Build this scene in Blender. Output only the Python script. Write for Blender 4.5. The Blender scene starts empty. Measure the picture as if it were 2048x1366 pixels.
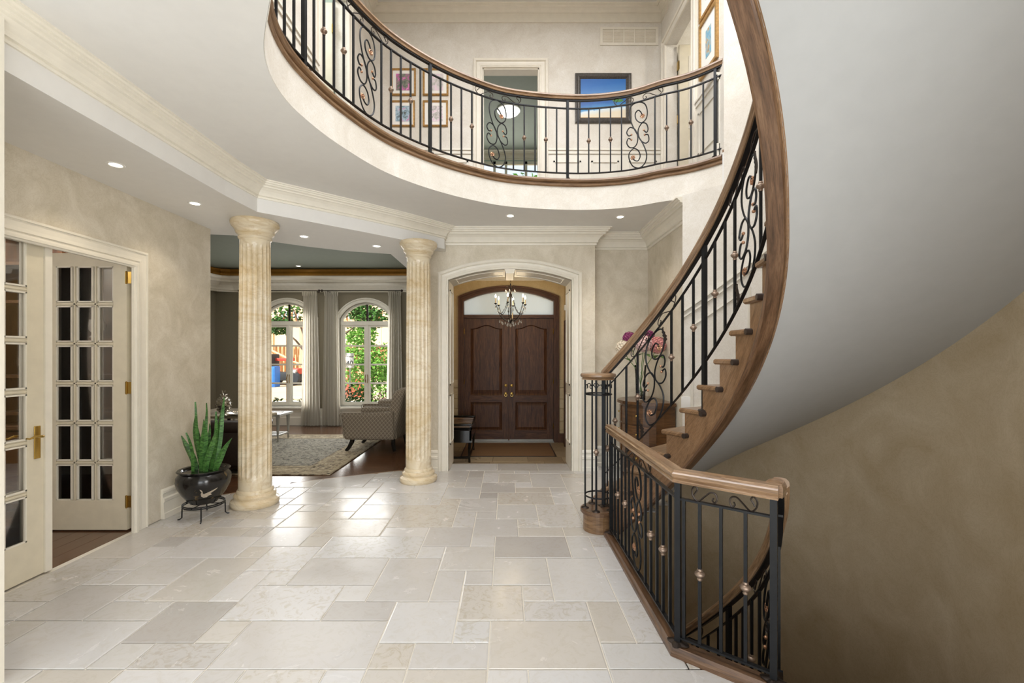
import bpy, bmesh, math, random
from math import sin, cos, pi, sqrt, atan2, hypot
from mathutils import Vector, Matrix, noise
from mathutils.geometry import tessellate_polygon
random.seed(7)
C = bpy.context.scene.collection
S = bpy.context.scene

# ------------------------------------------------------------------ camera
F, CX, HY, EYE = 880.0, 1012.0, 710.0, 1.5
cam_d = bpy.data.cameras.new('camera'); cam = bpy.data.objects.new('camera', cam_d); C.objects.link(cam)
cam.location = (0, 0, EYE); cam.rotation_euler = (pi/2, 0, 0)
cam_d.sensor_width = 36; cam_d.lens = 36*F/2048
cam_d.shift_x = (1024-CX)/2048; cam_d.shift_y = (HY-683)/2048
cam_d.clip_start = 0.02; cam_d.clip_end = 300
S.camera = cam
# ------------------------------------------------------------------ world, lights, exposure
W = bpy.data.worlds.new('world'); S.world = W; W.use_nodes = True
wn = W.node_tree.nodes; wl = W.node_tree.links
bg = wn['Background']; bg.inputs[1].default_value = 1.15
sky_tc = wn.new('ShaderNodeTexCoord'); sky_map = wn.new('ShaderNodeMapping'); sky_map.inputs['Scale'].default_value = (1, 1, 3)
sky_n = wn.new('ShaderNodeTexNoise'); sky_n.inputs['Scale'].default_value = 2.5; sky_n.inputs['Detail'].default_value = 5
sky_r = wn.new('ShaderNodeValToRGB'); sky_r.color_ramp.elements[0].color = (.72, .86, 1, 1); sky_r.color_ramp.elements[1].color = (1, 1, 1, 1)
sky_r.color_ramp.elements[0].position = .4; sky_r.color_ramp.elements[1].position = .6
wl.new(sky_tc.outputs['Generated'], sky_map.inputs[0]); wl.new(sky_map.outputs[0], sky_n.inputs[0]); wl.new(sky_n.outputs[0], sky_r.inputs[0]); wl.new(sky_r.outputs[0], bg.inputs[0])
S.view_settings.view_transform = 'Standard'; S.view_settings.look = 'None'
S.view_settings.gamma = 1; S.view_settings.use_curve_mapping = False; S.view_settings.exposure = 0.22

def area(loc, rot, sx, sy, power, col=(1, 1, 1)):
    d = bpy.data.lights.new('area_light', 'AREA'); d.shape = 'RECTANGLE'; d.size = sx; d.size_y = sy; d.energy = power; d.color = col
    o = bpy.data.objects.new('area_light', d); o.location = loc; o.rotation_euler = rot; C.objects.link(o); return o
area((-1.2, -5.5, 1.7), (pi/2, 0, 0), 7, 3.0, 260, (.95, .98, 1))  # unseen broad fill lamp added behind the camera
area((2.9, -1.3, 1.7), (pi/2, 0, math.radians(62)), 2.4, 2.4, 150, (.97, .985, 1))     # unseen side fill, added to brighten the left wall         
area((.4, 2.9, 6.1), (0, 0, 0), 2.6, 2.8, 150, (.99, .985, 1))                   # unseen overhead fill added above the open well
area((-4.67, 9.36, 1.4), (-pi/2, 0, 0), 1.0, 1.9, 30, (1, .99, .97)); area((-2.99, 9.36, 1.4), (-pi/2, 0, 0), 1.0, 1.9, 30, (1, .99, .97)); area((-3.6, 7.2, 3.2), (0, 0, 0), 2.4, 2.4, 30, (1, .96, .9))              # daylight at the living room windows; last one an added overhead fill
area((0, 10.2, 4.9), (-pi/2, 0, 0), 1.6, 1.4, 60, (.97, 1, 1))                   # daylight in the upstairs room
area((-4.4, 3.98, 2.76), (0, 0, 0), 1.9, .12, 22, (1, .93, .82)); area((-4.6, 2.4, 2.78), (0, 0, 0), .8, .8, 14, (1, .95, .88))          # unseen fills added over the bookcase and inside the library
sun_d = bpy.data.lights.new('sun', 'SUN'); sun_d.energy = 8; sun_d.angle = .03; sun = bpy.data.objects.new('sun', sun_d)
sun.rotation_euler = (math.radians(42), 0, math.radians(-28)); C.objects.link(sun)

# ------------------------------------------------------------------ materials
def lin(h):
    if isinstance(h, str):
        v = [int(h[i:i+2], 16)/255 for i in (0, 2, 4)]
        return tuple((c/12.92 if c <= .04045 else ((c+.055)/1.055)**2.4) for c in v)+(1,)
    return tuple(h)+(1,)
class Nd:
    def __init__(s, name):
        s.m = bpy.data.materials.new(name); s.m.use_nodes = True; s.t = s.m.node_tree; s.n = s.t.nodes; s.b = s.n['Principled BSDF']; s.out = s.n['Material Output']
    def new(s, ty, **kw):
        o = s.n.new(ty)
        for k, v in kw.items():
            if k in o.inputs: o.inputs[k].default_value = v
            else: setattr(o, k, v)
        return o
    def link(s, a, b): s.t.links.new(a, b)
    def coord(s, kind='Object', scale=(1, 1, 1), rot=(0, 0, 0)):
        tc = s.n.new('ShaderNodeTexCoord'); mp = s.n.new('ShaderNodeMapping'); mp.inputs['Scale'].default_value = scale; mp.inputs['Rotation'].default_value = rot
        s.link(tc.outputs[kind], mp.inputs[0]); return mp.outputs[0]
    def world(s, scale=(1, 1, 1)):
        g = s.n.new('ShaderNodeNewGeometry'); mp = s.n.new('ShaderNodeMapping'); mp.inputs['Scale'].default_value = scale
        s.link(g.outputs['Position'], mp.inputs[0]); return mp.outputs[0]
    def noise(s, vec, scale, detail=4, rough=.55, dist=0):
        o = s.new('ShaderNodeTexNoise'); o.inputs['Scale'].default_value = scale; o.inputs['Detail'].default_value = detail; o.inputs['Roughness'].default_value = rough; o.inputs['Distortion'].default_value = dist
        s.link(vec, o.inputs[0]); return o.outputs[0]
    def ramp(s, fac, stops):
        o = s.new('ShaderNodeValToRGB'); r = o.color_ramp
        while len(r.elements) < len(stops): r.elements.new(.5)
        for e, (p, c) in zip(r.elements, stops): e.position = p; e.color = lin(c)
        s.link(fac, o.inputs[0]); return o.outputs[0]
    def mix(s, fac, a, b, mode='MIX'):
        o = s.new('ShaderNodeMix'); o.data_type = 'RGBA'; o.blend_type = mode
        for i, v in ((0, fac), (6, a), (7, b)):
            if hasattr(v, 'links') or hasattr(v, 'is_linked'): s.link(v, o.inputs[i])
            else: o.inputs[i].default_value = v if i == 0 else lin(v)
        return o.outputs[2]
    def bump(s, fac, strength=.2, dist=.01):
        o = s.new('ShaderNodeBump'); o.inputs['Strength'].default_value = strength; o.inputs['Distance'].default_value = dist
        s.link(fac, o.inputs['Height']); s.link(o.outputs[0], s.b.inputs['Normal'])
    def col(s, c): s.link(c, s.b.inputs['Base Color']) if hasattr(c, 'is_linked') else setattr(s.b.inputs['Base Color'], 'default_value', lin(c))
    def rough(s, v): s.b.inputs['Roughness'].default_value = v
def flat(name, c, rough=.6, metal=0, var=.06, bump=0, scale=12, spec=None):
    a = Nd(name); v = a.coord('Object'); n = a.noise(v, scale)
    k = lin(c)
    lo = tuple(max(0, x*(1-var)) for x in k[:3]); hi = tuple(min(1, x*(1+var)) for x in k[:3])
    a.col(a.ramp(n, [(.3, lo), (.7, hi)])); a.rough(rough); a.b.inputs['Metallic'].default_value = metal
    if spec is not None: a.b.inputs['Specular IOR Level'].default_value = spec
    if bump: a.bump(n, bump)
    return a.m
def plaster(name, c0, c1, c2, rough=.55, sc=1.6):
    a = Nd(name); v = a.world()
    n1 = a.noise(v, sc, 6, .6, 1.2); n2 = a.noise(v, sc*4.5, 7, .7, 2.8); n3 = a.noise(v, sc*22, 3)
    c = a.ramp(n1, [(.32, c0), (.5, c1), (.68, c2)])
    vein = a.ramp(n2, [(.465, (1, 1, 1)), (.50, (.80, .76, .69)), (.535, (1, 1, 1))])
    a.col(a.mix(.55, c, vein, 'MULTIPLY')); a.rough(rough); a.bump(n3, .08, .004); return a.m
def wood(name, c0, c1, c2, rough=.35, coat=.2, stretch=14):
    a = Nd(name); v = a.coord('UV', (1.6, stretch, 1)); v2 = a.coord('UV', (5, stretch*6, 1))
    n = a.noise(v, 2.2, 6, .6, .8); g = a.noise(v2, 2.5, 3, .7)
    c = a.ramp(n, [(.3, c0), (.5, c1), (.72, c2)])
    gl = a.ramp(g, [(.38, (.55, .5, .45)), (.52, (1, 1, 1))])
    oi = a.new('ShaderNodeObjectInfo'); rv = a.ramp(oi.outputs['Random'], [(0, (.86, .86, .86)), (1, (1.0, 1.0, 1.0))])
    a.col(a.mix(1, a.mix(.75, c, gl, 'MULTIPLY'), rv, 'MULTIPLY')); a.rough(rough); a.b.inputs['Coat Weight'].default_value = coat; a.b.inputs['Coat Roughness'].default_value = .15
    a.bump(g, .12, .002); return a.m
M = {}
M['plaster'] = plaster('beige_marbled_plaster', 'CDC4B0', 'D8CFBD', 'E2DACA', sc=3.2)
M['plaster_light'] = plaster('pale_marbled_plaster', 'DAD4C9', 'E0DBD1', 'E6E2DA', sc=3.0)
M['plaster_shaded'] = plaster('shaded_marbled_plaster', 'B5A283', 'BEAC8F', 'C8B79B', .6, 2.6)  # beige wall plaster with the stair's shade mixed into its colour
M['plaster_gold'] = plaster('gold_marbled_plaster', 'C4AC7E', 'CDB688', 'D4BE92')
M['trim'] = flat('cream_trim_paint', 'E8E2D4', .38, var=.03)
M['trim_white'] = flat('white_trim_paint', 'EAE6DA', .4, var=.02)
M['door_cream'] = flat('cream_door_paint', 'DCD3BD', .4, var=.04)
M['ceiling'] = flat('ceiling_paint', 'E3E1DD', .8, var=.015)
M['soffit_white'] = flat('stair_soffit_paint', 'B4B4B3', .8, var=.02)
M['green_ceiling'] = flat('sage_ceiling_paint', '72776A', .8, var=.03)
M['green_wall'] = flat('sage_wall_paint', 'BCC9BF', .8, var=.03)
M['olive_wall'] = flat('olive_grey_wallcovering', '88806D', .8, var=.08, scale=60)
M['gold_cove'] = flat('gilded_cove', 'B98435', .4, .3, var=.1)
M['oak'] = wood('stained_oak', '6C4F36', '8A6A4A', 'A08060')
M['oak_rail'] = wood('stained_oak_rail', '765A40', '98795A', 'B69778', .28, .35)
M['oak_dark'] = wood('dark_oak', '4A3524', '6A4E38', '82644A')
M['walnut'] = wood('dark_walnut', '3E2313', '5A371F', '774F31', .55, 0)
M['walnut_table'] = wood('carved_walnut', '442A18', '61401F', '7B5433', .3, .3)
M['library_wood'] = wood('library_mahogany', '452A19', '5C3B25', '73502F', .4, .2)
M['oak_panel'] = wood('oak_side_panel', '785A3C', '947150', 'A38262', .4, .15)
M['floor_wood'] = wood('oak_floorboards', '4A3020', '61422C', '74513A', .22, .3, 10)
M['end_grain'] = flat('dark_end_grain', '352A24', .4)
M['iron'] = flat('black_wrought_iron', '2B2C2E', .38, .75, var=.1)
M['bronze'] = flat('brushed_bronze', '9A8676', .4, .75, var=.12, scale=60)
M['copper'] = flat('copper_leaf', 'B58A6C', .4, .7, var=.12, scale=60)
M['brass'] = flat('polished_brass', 'C9A85C', .22, .95, var=.05)
M['black_lacquer'] = flat('black_lacquer', '161513', .12, 0, var=.2)
M['iron_dark'] = flat('dark_bronze_iron', '3A312B', .4, .6, var=.15)
M['leather'] = flat('dark_brown_leather', '2E2320', .35, 0, var=.2, bump=.15, scale=40)
M['mat_brown'] = flat('brown_coir', '8A6A4C', .95, var=.15, scale=200, bump=.3)
M['silver'] = flat('mercury_silver', 'C9C4B8', .18, .9, var=.15, scale=60)
M['silver_wood'] = flat('silver_leafed_wood', 'A9A79F', .35, .3, var=.1)
a = Nd('linen_curtain'); a.col('D6D1C5'); a.rough(.95); _t = a.new('ShaderNodeBsdfTranslucent'); _t.inputs[0].default_value = lin('D6D1C5'); _m = a.new('ShaderNodeMixShader'); _m.inputs[0].default_value = .4; a.link(a.b.outputs[0], _m.inputs[1]); a.link(_t.outputs[0], _m.inputs[2]); a.link(_m.outputs[0], a.out.inputs[0]); M['linen'] = a.m
M['white_paper'] = flat('mat_board', 'F1EEE8', .8, var=.01)
M['gold_frame'] = flat('antique_gold', 'B8925A', .35, .4, var=.25, scale=40)
M['pewter_frame'] = flat('pewter_frame', '4E4A46', .4, .4, var=.35, scale=50, bump=.3)
M['bulb'] = flat('candle_sleeve', 'E3CBA0', .6)
M['plastic_white'] = flat('white_plastic', 'E9E7E2', .4, var=.01)
M['grout'] = flat('pale_grout', 'D9D3C6', .8, var=.04)
M['grout_brown'] = flat('brown_grout', '8F7F66', .8, var=.04)
M['leaf_dark'] = flat('shrub_leaf', '3F6B22', .6, var=.4, scale=3)
M['leaf_light'] = flat('tree_leaf', '6FA03A', .6, var=.35, scale=2)
M['bark'] = flat('bark', '6A5848', .9, var=.2, bump=.4)
M['plywood'] = flat('plywood', 'E3C39A', .8, var=.08, scale=1)
M['stud'] = flat('lumber', 'D9B083', .8, var=.1)
M['soil'] = flat('dry_soil', 'C9AE8C', .95, var=.12, scale=2)
M['asphalt'] = flat('pale_road', 'BDBCB8', .9, var=.05)
M['red_paint'] = flat('red_paint', 'B8402E', .5); M['blue_paint'] = flat('blue_paint', '2C6FC0', .5)
M['rubber'] = flat('rubber', '25282B', .7); M['barn_red'] = flat('brick_red_fence', 'B5583F', .8)
M['purple_shrub'] = flat('mauve_blossom', '9A6A70', .8, var=.35, scale=6)
M['pink'] = flat('blush_petal', 'E2C3BE', .8, var=.14, scale=60); M['cream_petal'] = flat('cream_petal', 'E6D9C4', .8, var=.1, scale=60)
M['plum'] = flat('plum_petal', '8C3E6A', .8, var=.25, scale=60); M['rose'] = flat('rose_petal', 'CB8A86', .8, var=.15, scale=60)
M['stem'] = flat('green_stem', '5C7A3C', .6)
M['moss'] = flat('dark_pebbles', '3A3A2E', .8, var=.4, scale=60)

def emis(name, c, st):
    a = Nd(name); a.b.inputs['Emission Color'].default_value = lin(c); a.b.inputs['Emission Strength'].default_value = st; a.col(c); return a.m
M['glow'] = emis('lamp_glow', 'FFF3DC', 14); M['flame'] = emis('candle_bulb_glow', 'FFE9C4', 18)
M['screen_glow'] = emis('frosted_lamp', 'FFFDF5', 1.6)
def glass(name, tint='FFFFFF', refl=.1):
    a = Nd(name); tr = a.new('ShaderNodeBsdfTransparent'); tr.inputs[0].default_value = lin(tint)
    gl = a.new('ShaderNodeBsdfGlossy'); gl.inputs['Roughness'].default_value = .02; fr = a.new('ShaderNodeFresnel'); fr.inputs[0].default_value = 1.45
    mx = a.new('ShaderNodeMixShader'); a.link(fr.outputs[0], mx.inputs[0]); a.link(tr.outputs[0], mx.inputs[1]); a.link(gl.outputs[0], mx.inputs[2]); a.link(mx.outputs[0], a.out.inputs[0]); return a.m
M['glass'] = glass('clear_glass')
a = Nd('frosted_glass'); a.col('FFFFFF'); a.rough(.6); a.b.inputs['Transmission Weight'].default_value = 1; a.b.inputs['IOR'].default_value = 1.05
tl = a.new('ShaderNodeBsdfTranslucent'); tl.inputs[0].default_value = lin('F4FAF8'); mx = a.new('ShaderNodeMixShader'); mx.inputs[0].default_value = .68
a.link(a.b.outputs[0], mx.inputs[1]); a.link(tl.outputs[0], mx.inputs[2]); a.link(mx.outputs[0], a.out.inputs[0]); M['frost'] = a.m
a = Nd('crystal'); a.col('F4F6F6'); a.rough(.03); a.b.inputs['Transmission Weight'].default_value = .8; a.b.inputs['IOR'].default_value = 1.5; M['crystal'] = a.m
# limestone tile: each tile takes its own tone
def tilemat(name, tones, veins, rough=.16):
    a = Nd(name); oi = a.new('ShaderNodeObjectInfo'); v = a.world()
    n1 = a.noise(v, 3.0, 6, .6, 1.0); n2 = a.noise(v, 11, 7, .7, 2.2)
    base = a.ramp(oi.outputs['Random'], tones)
    cl = a.ramp(n1, [(.35, (.95, .94, .92)), (.65, (1, 1, 1))])
    vv = a.ramp(n2, [(.40, veins), (.50, (1, 1, 1))])
    mth = a.new('ShaderNodeMath'); mth.operation = 'GREATER_THAN'; mth.inputs[1].default_value = .72
    ml = a.new('ShaderNodeMath'); ml.operation = 'MULTIPLY'; ml.inputs[1].default_value = 7.31; fr = a.new('ShaderNodeMath'); fr.operation = 'FRACT'
    a.link(oi.outputs['Random'], ml.inputs[0]); a.link(ml.outputs[0], fr.inputs[0]); a.link(fr.outputs[0], mth.inputs[0])
    k = a.new('ShaderNodeMath'); k.operation = 'MULTIPLY_ADD'; k.inputs[1].default_value = .55; k.inputs[2].default_value = .3; a.link(mth.outputs[0], k.inputs[0])
    a.col(a.mix(k.outputs[0], a.mix(1, base, cl, 'MULTIPLY'), a.mix(1, base, vv, 'MULTIPLY'), 'MIX')); a.rough(rough)
    rr = a.ramp(n1, [(.3, (rough*.8,)*3), (.7, (rough*1.5,)*3)]); a.link(rr, a.b.inputs['Roughness'])
    a.bump(n2, .03, .003); return a.m
M['tile'] = tilemat('limestone_tile', [(0, 'AFABA7'), (.2, 'C0BDBA'), (.45, 'C9C7C5'), (.65, 'BFB9B0'), (.8, 'C4C3C2'), (1, 'CDCBCA')], (.86, .82, .74), .2)
M['tile_brown'] = tilemat('vestibule_stone', [(0, 'A8957A'), (.5, 'BBAA8E'), (1, 'CBBB9F')], (.8, .76, .68), .3)
M['tile_wall'] = tilemat('tumbled_wall_stone', [(0, 'BEA982'), (.5, 'CDBB96'), (1, 'D8C8A6')], (.82, .76, .66), .5)
# marble column
a = Nd('onyx_marble'); v = a.coord('Object', (.8, .8, 1.5), (.25, .15, 0)); n1 = a.noise(v, 1.3, 4, .55, 1.2); n2 = a.noise(v, 2.1, 6, .6, 1.6)
c = a.ramp(n1, [(.30, 'BFA47C'), (.43, 'D2BF9C'), (.56, 'E0D4BC'), (.70, 'CDB78F')]); vn = a.ramp(n2, [(.46, (1, 1, 1)), (.50, (.78, .69, .58)), (.54, (1, 1, 1)), (.60, (.90, .85, .77)), (.66, (1, 1, 1))])
a.col(a.mix(.55, c, vn, 'MULTIPLY')); a.rough(.22); M['marble'] = a.m
# quilted lattice upholstery
def lattice(name, c0, c1, k):
    a = Nd(name); tc = a.new('ShaderNodeTexCoord'); sp = a.new('ShaderNodeSeparateXYZ'); a.link(tc.outputs['Object'], sp.inputs[0])
    def mth(op, x, y=None, v=None):
        o = a.new('ShaderNodeMath'); o.operation = op; a.link(x, o.inputs[0])
        if y is not None: a.link(y, o.inputs[1])
        elif v is not None: o.inputs[1].default_value = v
        return o.outputs[0]
    u = mth('ADD', sp.outputs['X'], sp.outputs['Y']); p = mth('ABSOLUTE', mth('SINE', mth('MULTIPLY', mth('ADD', u, sp.outputs['Z']), v=k))); q = mth('ABSOLUTE', mth('SINE', mth('MULTIPLY', mth('SUBTRACT', u, sp.outputs['Z']), v=k)))
    m = mth('MINIMUM', p, q); a.col(a.ramp(m, [(.10, c1), (.28, c0)])); a.rough(.85); a.bump(m, .3, .004); return a.m
M['lattice'] = lattice('lattice_upholstery', '75695A', 'A59A86', 48)
# rug
a = Nd('persian_rug'); v = a.coord('Generated', (14, 18, 1)); n = a.noise(v, 1.6, 5, .7, 1.5); v2 = a.coord('Generated', (30, 40, 1)); vo = a.new('ShaderNodeTexVoronoi'); vo.inputs['Scale'].default_value = 1.0; a.link(v2, vo.inputs[0])
fld = a.ramp(n, [(.42, '4A4744'), (.47, '948F82'), (.57, 'A9A596'), (.62, '5C5A5E')])
fl2 = a.ramp(vo.outputs['Distance'], [(.18, (.62, .58, .55)), (.32, (1, 1, 1))])
a.col(a.mix(.8, fld, fl2, 'MULTIPLY')); a.rough(.95); a.bump(n, .2, .005); M['rug'] = a.m
a = Nd('rug_border'); v = a.coord('Object', (1, 1, 1)); n = a.noise(v, 11, 4, .7, 1.5)
a.col(a.ramp(n, [(.40, '6E6354'), (.52, 'A29378'), (.64, 'C0B69C')])); a.rough(.95); M['rug_border'] = a.m
M['rug_edge'] = flat('rug_edge', 'A89C82', .95, var=.1, scale=60)
# snake plant leaf with cross bands
a = Nd('snake_plant_leaf'); v = a.coord('Object', (1, 1, 3)); n = a.noise(v, 18, 3, .6, 1.2)
a.col(a.ramp(n, [(.36, '23451B'), (.5, '3C6A2C'), (.66, '5C8843')])); a.rough(.4); M['snake'] = a.m
# gilded pot
a = Nd('painted_black_pot'); v = a.coord('Object', (1, 1, 1.6)); n = a.noise(v, 6.5, 7, .7, .8)
a.col(a.ramp(n, [(.60, '1B1917'), (.66, '6E5A38'), (.72, '1F1C19')])); a.rough(.16); M['pot'] = a.m
# paintings
def painting(name, stops, sc=3, rot=(0, 0, 0), dist=1.0, kind='Generated'):
    a = Nd(name); v = a.coord(kind, (1, 1, 1), rot); n = a.noise(v, sc, 6, .6, dist); a.col(a.ramp(n, stops)); a.rough(.5); return a.m
a = Nd('seascape_paint'); tc = a.new('ShaderNodeTexCoord'); sp = a.new('ShaderNodeSeparateXYZ'); a.link(tc.outputs['Generated'], sp.inputs[0])
n = a.noise(tc.outputs['Generated'], 5, 5, .6, .5); ad = a.new('ShaderNodeMath'); ad.operation = 'MULTIPLY_ADD'; ad.inputs[1].default_value = .10; a.link(n, ad.inputs[0]); a.link(sp.outputs['Z'], ad.inputs[2])
xx = a.new('ShaderNodeMath'); xx.operation = 'MULTIPLY_ADD'; xx.inputs[1].default_value = -.16; a.link(sp.outputs['X'], xx.inputs[0]); a.link(ad.outputs[0], xx.inputs[2])
a.col(a.ramp(xx.outputs[0], [(.10, 'E8DDC4'), (.19, 'DCE8EC'), (.22, '4E9BD0'), (.36, '2A66B0'), (.47, '1E4E98'), (.50, '5B93CE'), (.80, '2B6FBB'), (1, '2262AE')])); a.rough(.4); M['seascape'] = a.m
M['island'] = flat('island_green', '4F8B4A', .6, var=.3, scale=30)
M['photo_pink'] = painting('pink_flower_print', [(.38, '5F6A5C'), (.5, '8C8C80'), (.56, 'C552A0'), (.68, 'E9A6D0')], 4)
M['photo_blue'] = painting('blue_flower_print', [(.36, '585F58'), (.46, '8FA8B8'), (.58, 'BFD2DE'), (.66, 'D070A8')], 3.6)
M['photo_pale'] = painting('pale_blossom_print', [(.38, 'B9B6B0'), (.5, 'D8D0D0'), (.62, 'E8D0DC')], 3.2)
M['photo_white'] = painting('white_blossom_print', [(.38, 'A8A49E'), (.48, 'C9C2C0'), (.56, 'F0E4EA'), (.7, 'E0B8D0')], 4.4)
M['abstract'] = painting('blue_abstract_print', [(.36, '4A8CB8'), (.5, '8CC0D4'), (.58, 'D8A85A'), (.66, '3E7A9A')], 3)
# burl door wood: vertical plank lines
# ------------------------------------------------------------------ mesh builder
class MB:
    def __init__(s): s.v = []; s.f = []; s.uv = []; s.smooth = []
    def add(s, vs, fs, uvs=None, smooth=False):
        b = len(s.v); s.v += [tuple(p) for p in vs]
        for i, f in enumerate(fs):
            s.f.append([b+j for j in f]); s.uv.append(uvs[i] if uvs else None); s.smooth.append(smooth)
        return s
    def box(s, x0, x1, y0, y1, z0, z1, rot=None, piv=None):
        vs = [Vector((x, y, z)) for z in (z0, z1) for y in (y0, y1) for x in (x0, x1)]
        if rot is not None:
            p = Vector(piv if piv else ((x0+x1)/2, (y0+y1)/2, (z0+z1)/2)); vs = [rot @ (v-p)+p for v in vs]
        d = [abs(x1-x0), abs(y1-y0), abs(z1-z0)]
        fs = [(0, 2, 3, 1), (4, 5, 7, 6), (0, 1, 5, 4), (2, 6, 7, 3), (0, 4, 6, 2), (1, 3, 7, 5)]
        L = d.index(max(d)); raw = [(x, y, z) for z in (z0, z1) for y in (y0, y1) for x in (x0, x1)]
        uv = []
        for k, f in enumerate(fs):
            ax = [a for a in range(3) if a != (2, 2, 1, 1, 0, 0)[k]]
            u, w = (ax if L == ax[0] else ax[::-1]) if L in ax else ax
            uv.append([(raw[j][u], raw[j][w]) for j in f])
        return s.add(vs, fs, uv)
    def prism(s, pts, z0, z1):      # polygon in XY extruded in z
        n = len(pts); vs = [(x, y, z0) for x, y in pts]+[(x, y, z1) for x, y in pts]
        tr = tessellate_polygon([[Vector((x, y, 0)) for x, y in pts]])
        ar = sum(pts[i][0]*pts[(i+1) % n][1]-pts[(i+1) % n][0]*pts[i][1] for i in range(n))
        up = []
        for t in tr:
            a, b, c = [Vector((pts[i][0], pts[i][1])) for i in t]
            cr = (b-a).x*(c-a).y-(b-a).y*(c-a).x
            t = t if cr > 0 else t[::-1]; up.append(t)
        fs = [tuple(n+i for i in t) for t in up]+[tuple(reversed(t)) for t in up]
        uv = [[(vs[i][0], vs[i][1]) for i in f] for f in fs]; u = 0
        for i in range(n):
            j = (i+1) % n; l = hypot(pts[j][0]-pts[i][0], pts[j][1]-pts[i][1])
            f = (i, j, n+j, n+i) if ar > 0 else (j, i, n+i, n+j)
            fs.append(f); q = [(u, z0), (u+l, z0), (u+l, z1), (u, z1)]; uv.append(q if ar > 0 else [q[1], q[0], q[3], q[2]]); u += l
        return s.add(vs, fs, uv)
    def prism_h(s, pts, f3, d):      # polygon (a,b) placed by f3(a,b)->Vector, extruded by vector d
        n = len(pts); d = Vector(d); A = [f3(*p) for p in pts]; vs = A+[p+d for p in A]
        tr = tessellate_polygon([[Vector((x, y, 0)) for x, y in pts]])
        fs = [tuple(t) for t in tr]+[tuple(n+i for i in reversed(t)) for t in tr]; uv = [[(pts[i % n][1], pts[i % n][0]) for i in f] for f in fs]
        for i in range(n):
            j = (i+1) % n; fs.append((i, j, n+j, n+i)); uv.append([(pts[i][1], 0), (pts[j][1], 0), (pts[j][1], .05), (pts[i][1], .05)])
        return s.add(vs, fs, uv)
    def sweep(s, path, prof, closed=False, caps=True, smooth=False, flip=False):
        P = [Vector(p) for p in path]; n = len(P); m = len(prof); vs = []
        for i in range(n):
            a = P[i]-P[i-1] if (i > 0 or closed) else P[i+1]-P[i]; b = P[(i+1) % n]-P[i] if (i < n-1 or closed) else P[i]-P[i-1]
            a = Vector((a.x, a.y)).normalized(); b = Vector((b.x, b.y)).normalized(); t = (a+b).normalized(); sc = 1/max(.3, t.dot(a))
            sd = Vector((t.y, -t.x, 0))*sc*(-1 if flip else 1)
            for (u, w) in prof: vs.append(P[i]+sd*u+Vector((0, 0, w)))
        pl = [0]
        for i in range(m): q = prof[i]; r = prof[(i+1) % m]; pl.append(pl[-1]+hypot(q[0]-r[0], q[1]-r[1]))
        fs = []; uv = []; L = 0
        for i in range(n if closed else n-1):
            j = (i+1) % n; l = (P[j]-P[i]).length
            for k in range(m):
                k2 = (k+1) % m; f = (i*m+k, j*m+k, j*m+k2, i*m+k2); q = [(L, pl[k]), (L+l, pl[k]), (L+l, pl[k+1]), (L, pl[k+1])]
                if flip: f = f[::-1]; q = q[::-1]
                fs.append(f); uv.append(q)
            L += l
        if caps and not closed:
            for base, rev in ((0, False), ((n-1)*m, True)):
                f = tuple(base+k for k in range(m)); f = f[::-1] if rev else f
                fs.append(f); uv.append([(0, 0)]*m)
        return s.add(vs, fs, uv, smooth)
    def tube(s, pts, r, seg=8, closed=False, caps=True, flatv=1.0):
        P = [Vector(p) for p in pts]; n = len(P); vs = []; prev = None; R = r if isinstance(r, (list, tuple)) else [r]*n
        for i in range(n):
            if closed: t = (P[(i+1) % n]-P[i-1])
            else: t = P[min(n-1, i+1)]-P[max(0, i-1)]
            if t.length < 1e-9: t = Vector((0, 0, 1))
            t.normalize()
            if prev is None: h = Vector((0, 0, 1)) if abs(t.z) < .9 else Vector((1, 0, 0)); nn = (h-t*h.dot(t)).normalized()
            else:
                nn = prev-t*prev.dot(t)
                nn = nn.normalized() if nn.length > 1e-6 else prev
            prev = nn; bn = t.cross(nn)
            for k in range(seg):
                a = 2*pi*k/seg; vs.append(P[i]+(nn*cos(a)*flatv+bn*sin(a))*R[i])
        fs = []; uv = []; L = 0
        for i in range(n if closed else n-1):
            j = (i+1) % n; l = (P[j]-P[i]).length
            for k in range(seg):
                k2 = (k+1) % seg; fs.append((i*seg+k, i*seg+k2, j*seg+k2, j*seg+k)); w = 2*pi*R[i]/seg; uv.append([(L, k*w), (L, (k+1)*w), (L+l, (k+1)*w), (L+l, k*w)])
            L += l
        if caps and not closed: fs += [tuple(range(seg))[::-1], tuple((n-1)*seg+k for k in range(seg))]; uv += [[(0, 0)]*seg]*2
        return s.add(vs, fs, uv, True)
    def lathe(s, prof, cx=0, cy=0, cz=0, seg=24, sx=1, sy=1, mod=None):
        vs = []; m = len(prof)
        for k in range(seg):
            a = 2*pi*k/seg
            for (r, z) in prof:
                q = r*(mod(a, z) if mod else 1); vs.append((cx+cos(a)*q*sx, cy+sin(a)*q*sy, cz+z))
        fs = []; uv = []
        for k in range(seg):
            k2 = (k+1) % seg
            for i in range(m-1):
                fs.append((k*m+i, k2*m+i, k2*m+i+1, k*m+i+1)); r = max(prof[i][0], .02); uv.append([(k/seg*6.28*r, prof[i][1]), ((k+1)/seg*6.28*r, prof[i][1]), ((k+1)/seg*6.28*r, prof[i+1][1]), (k/seg*6.28*r, prof[i+1][1])])
        for i, rev in ((0, True), (m-1, False)):
            if prof[i][0] > 1e-4:
                f = tuple(k*m+i for k in range(seg)); f = f[::-1] if rev else f; fs.append(f); uv.append([(vs[j][0], vs[j][1]) for j in f])
        return s.add(vs, fs, uv, True)
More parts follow.
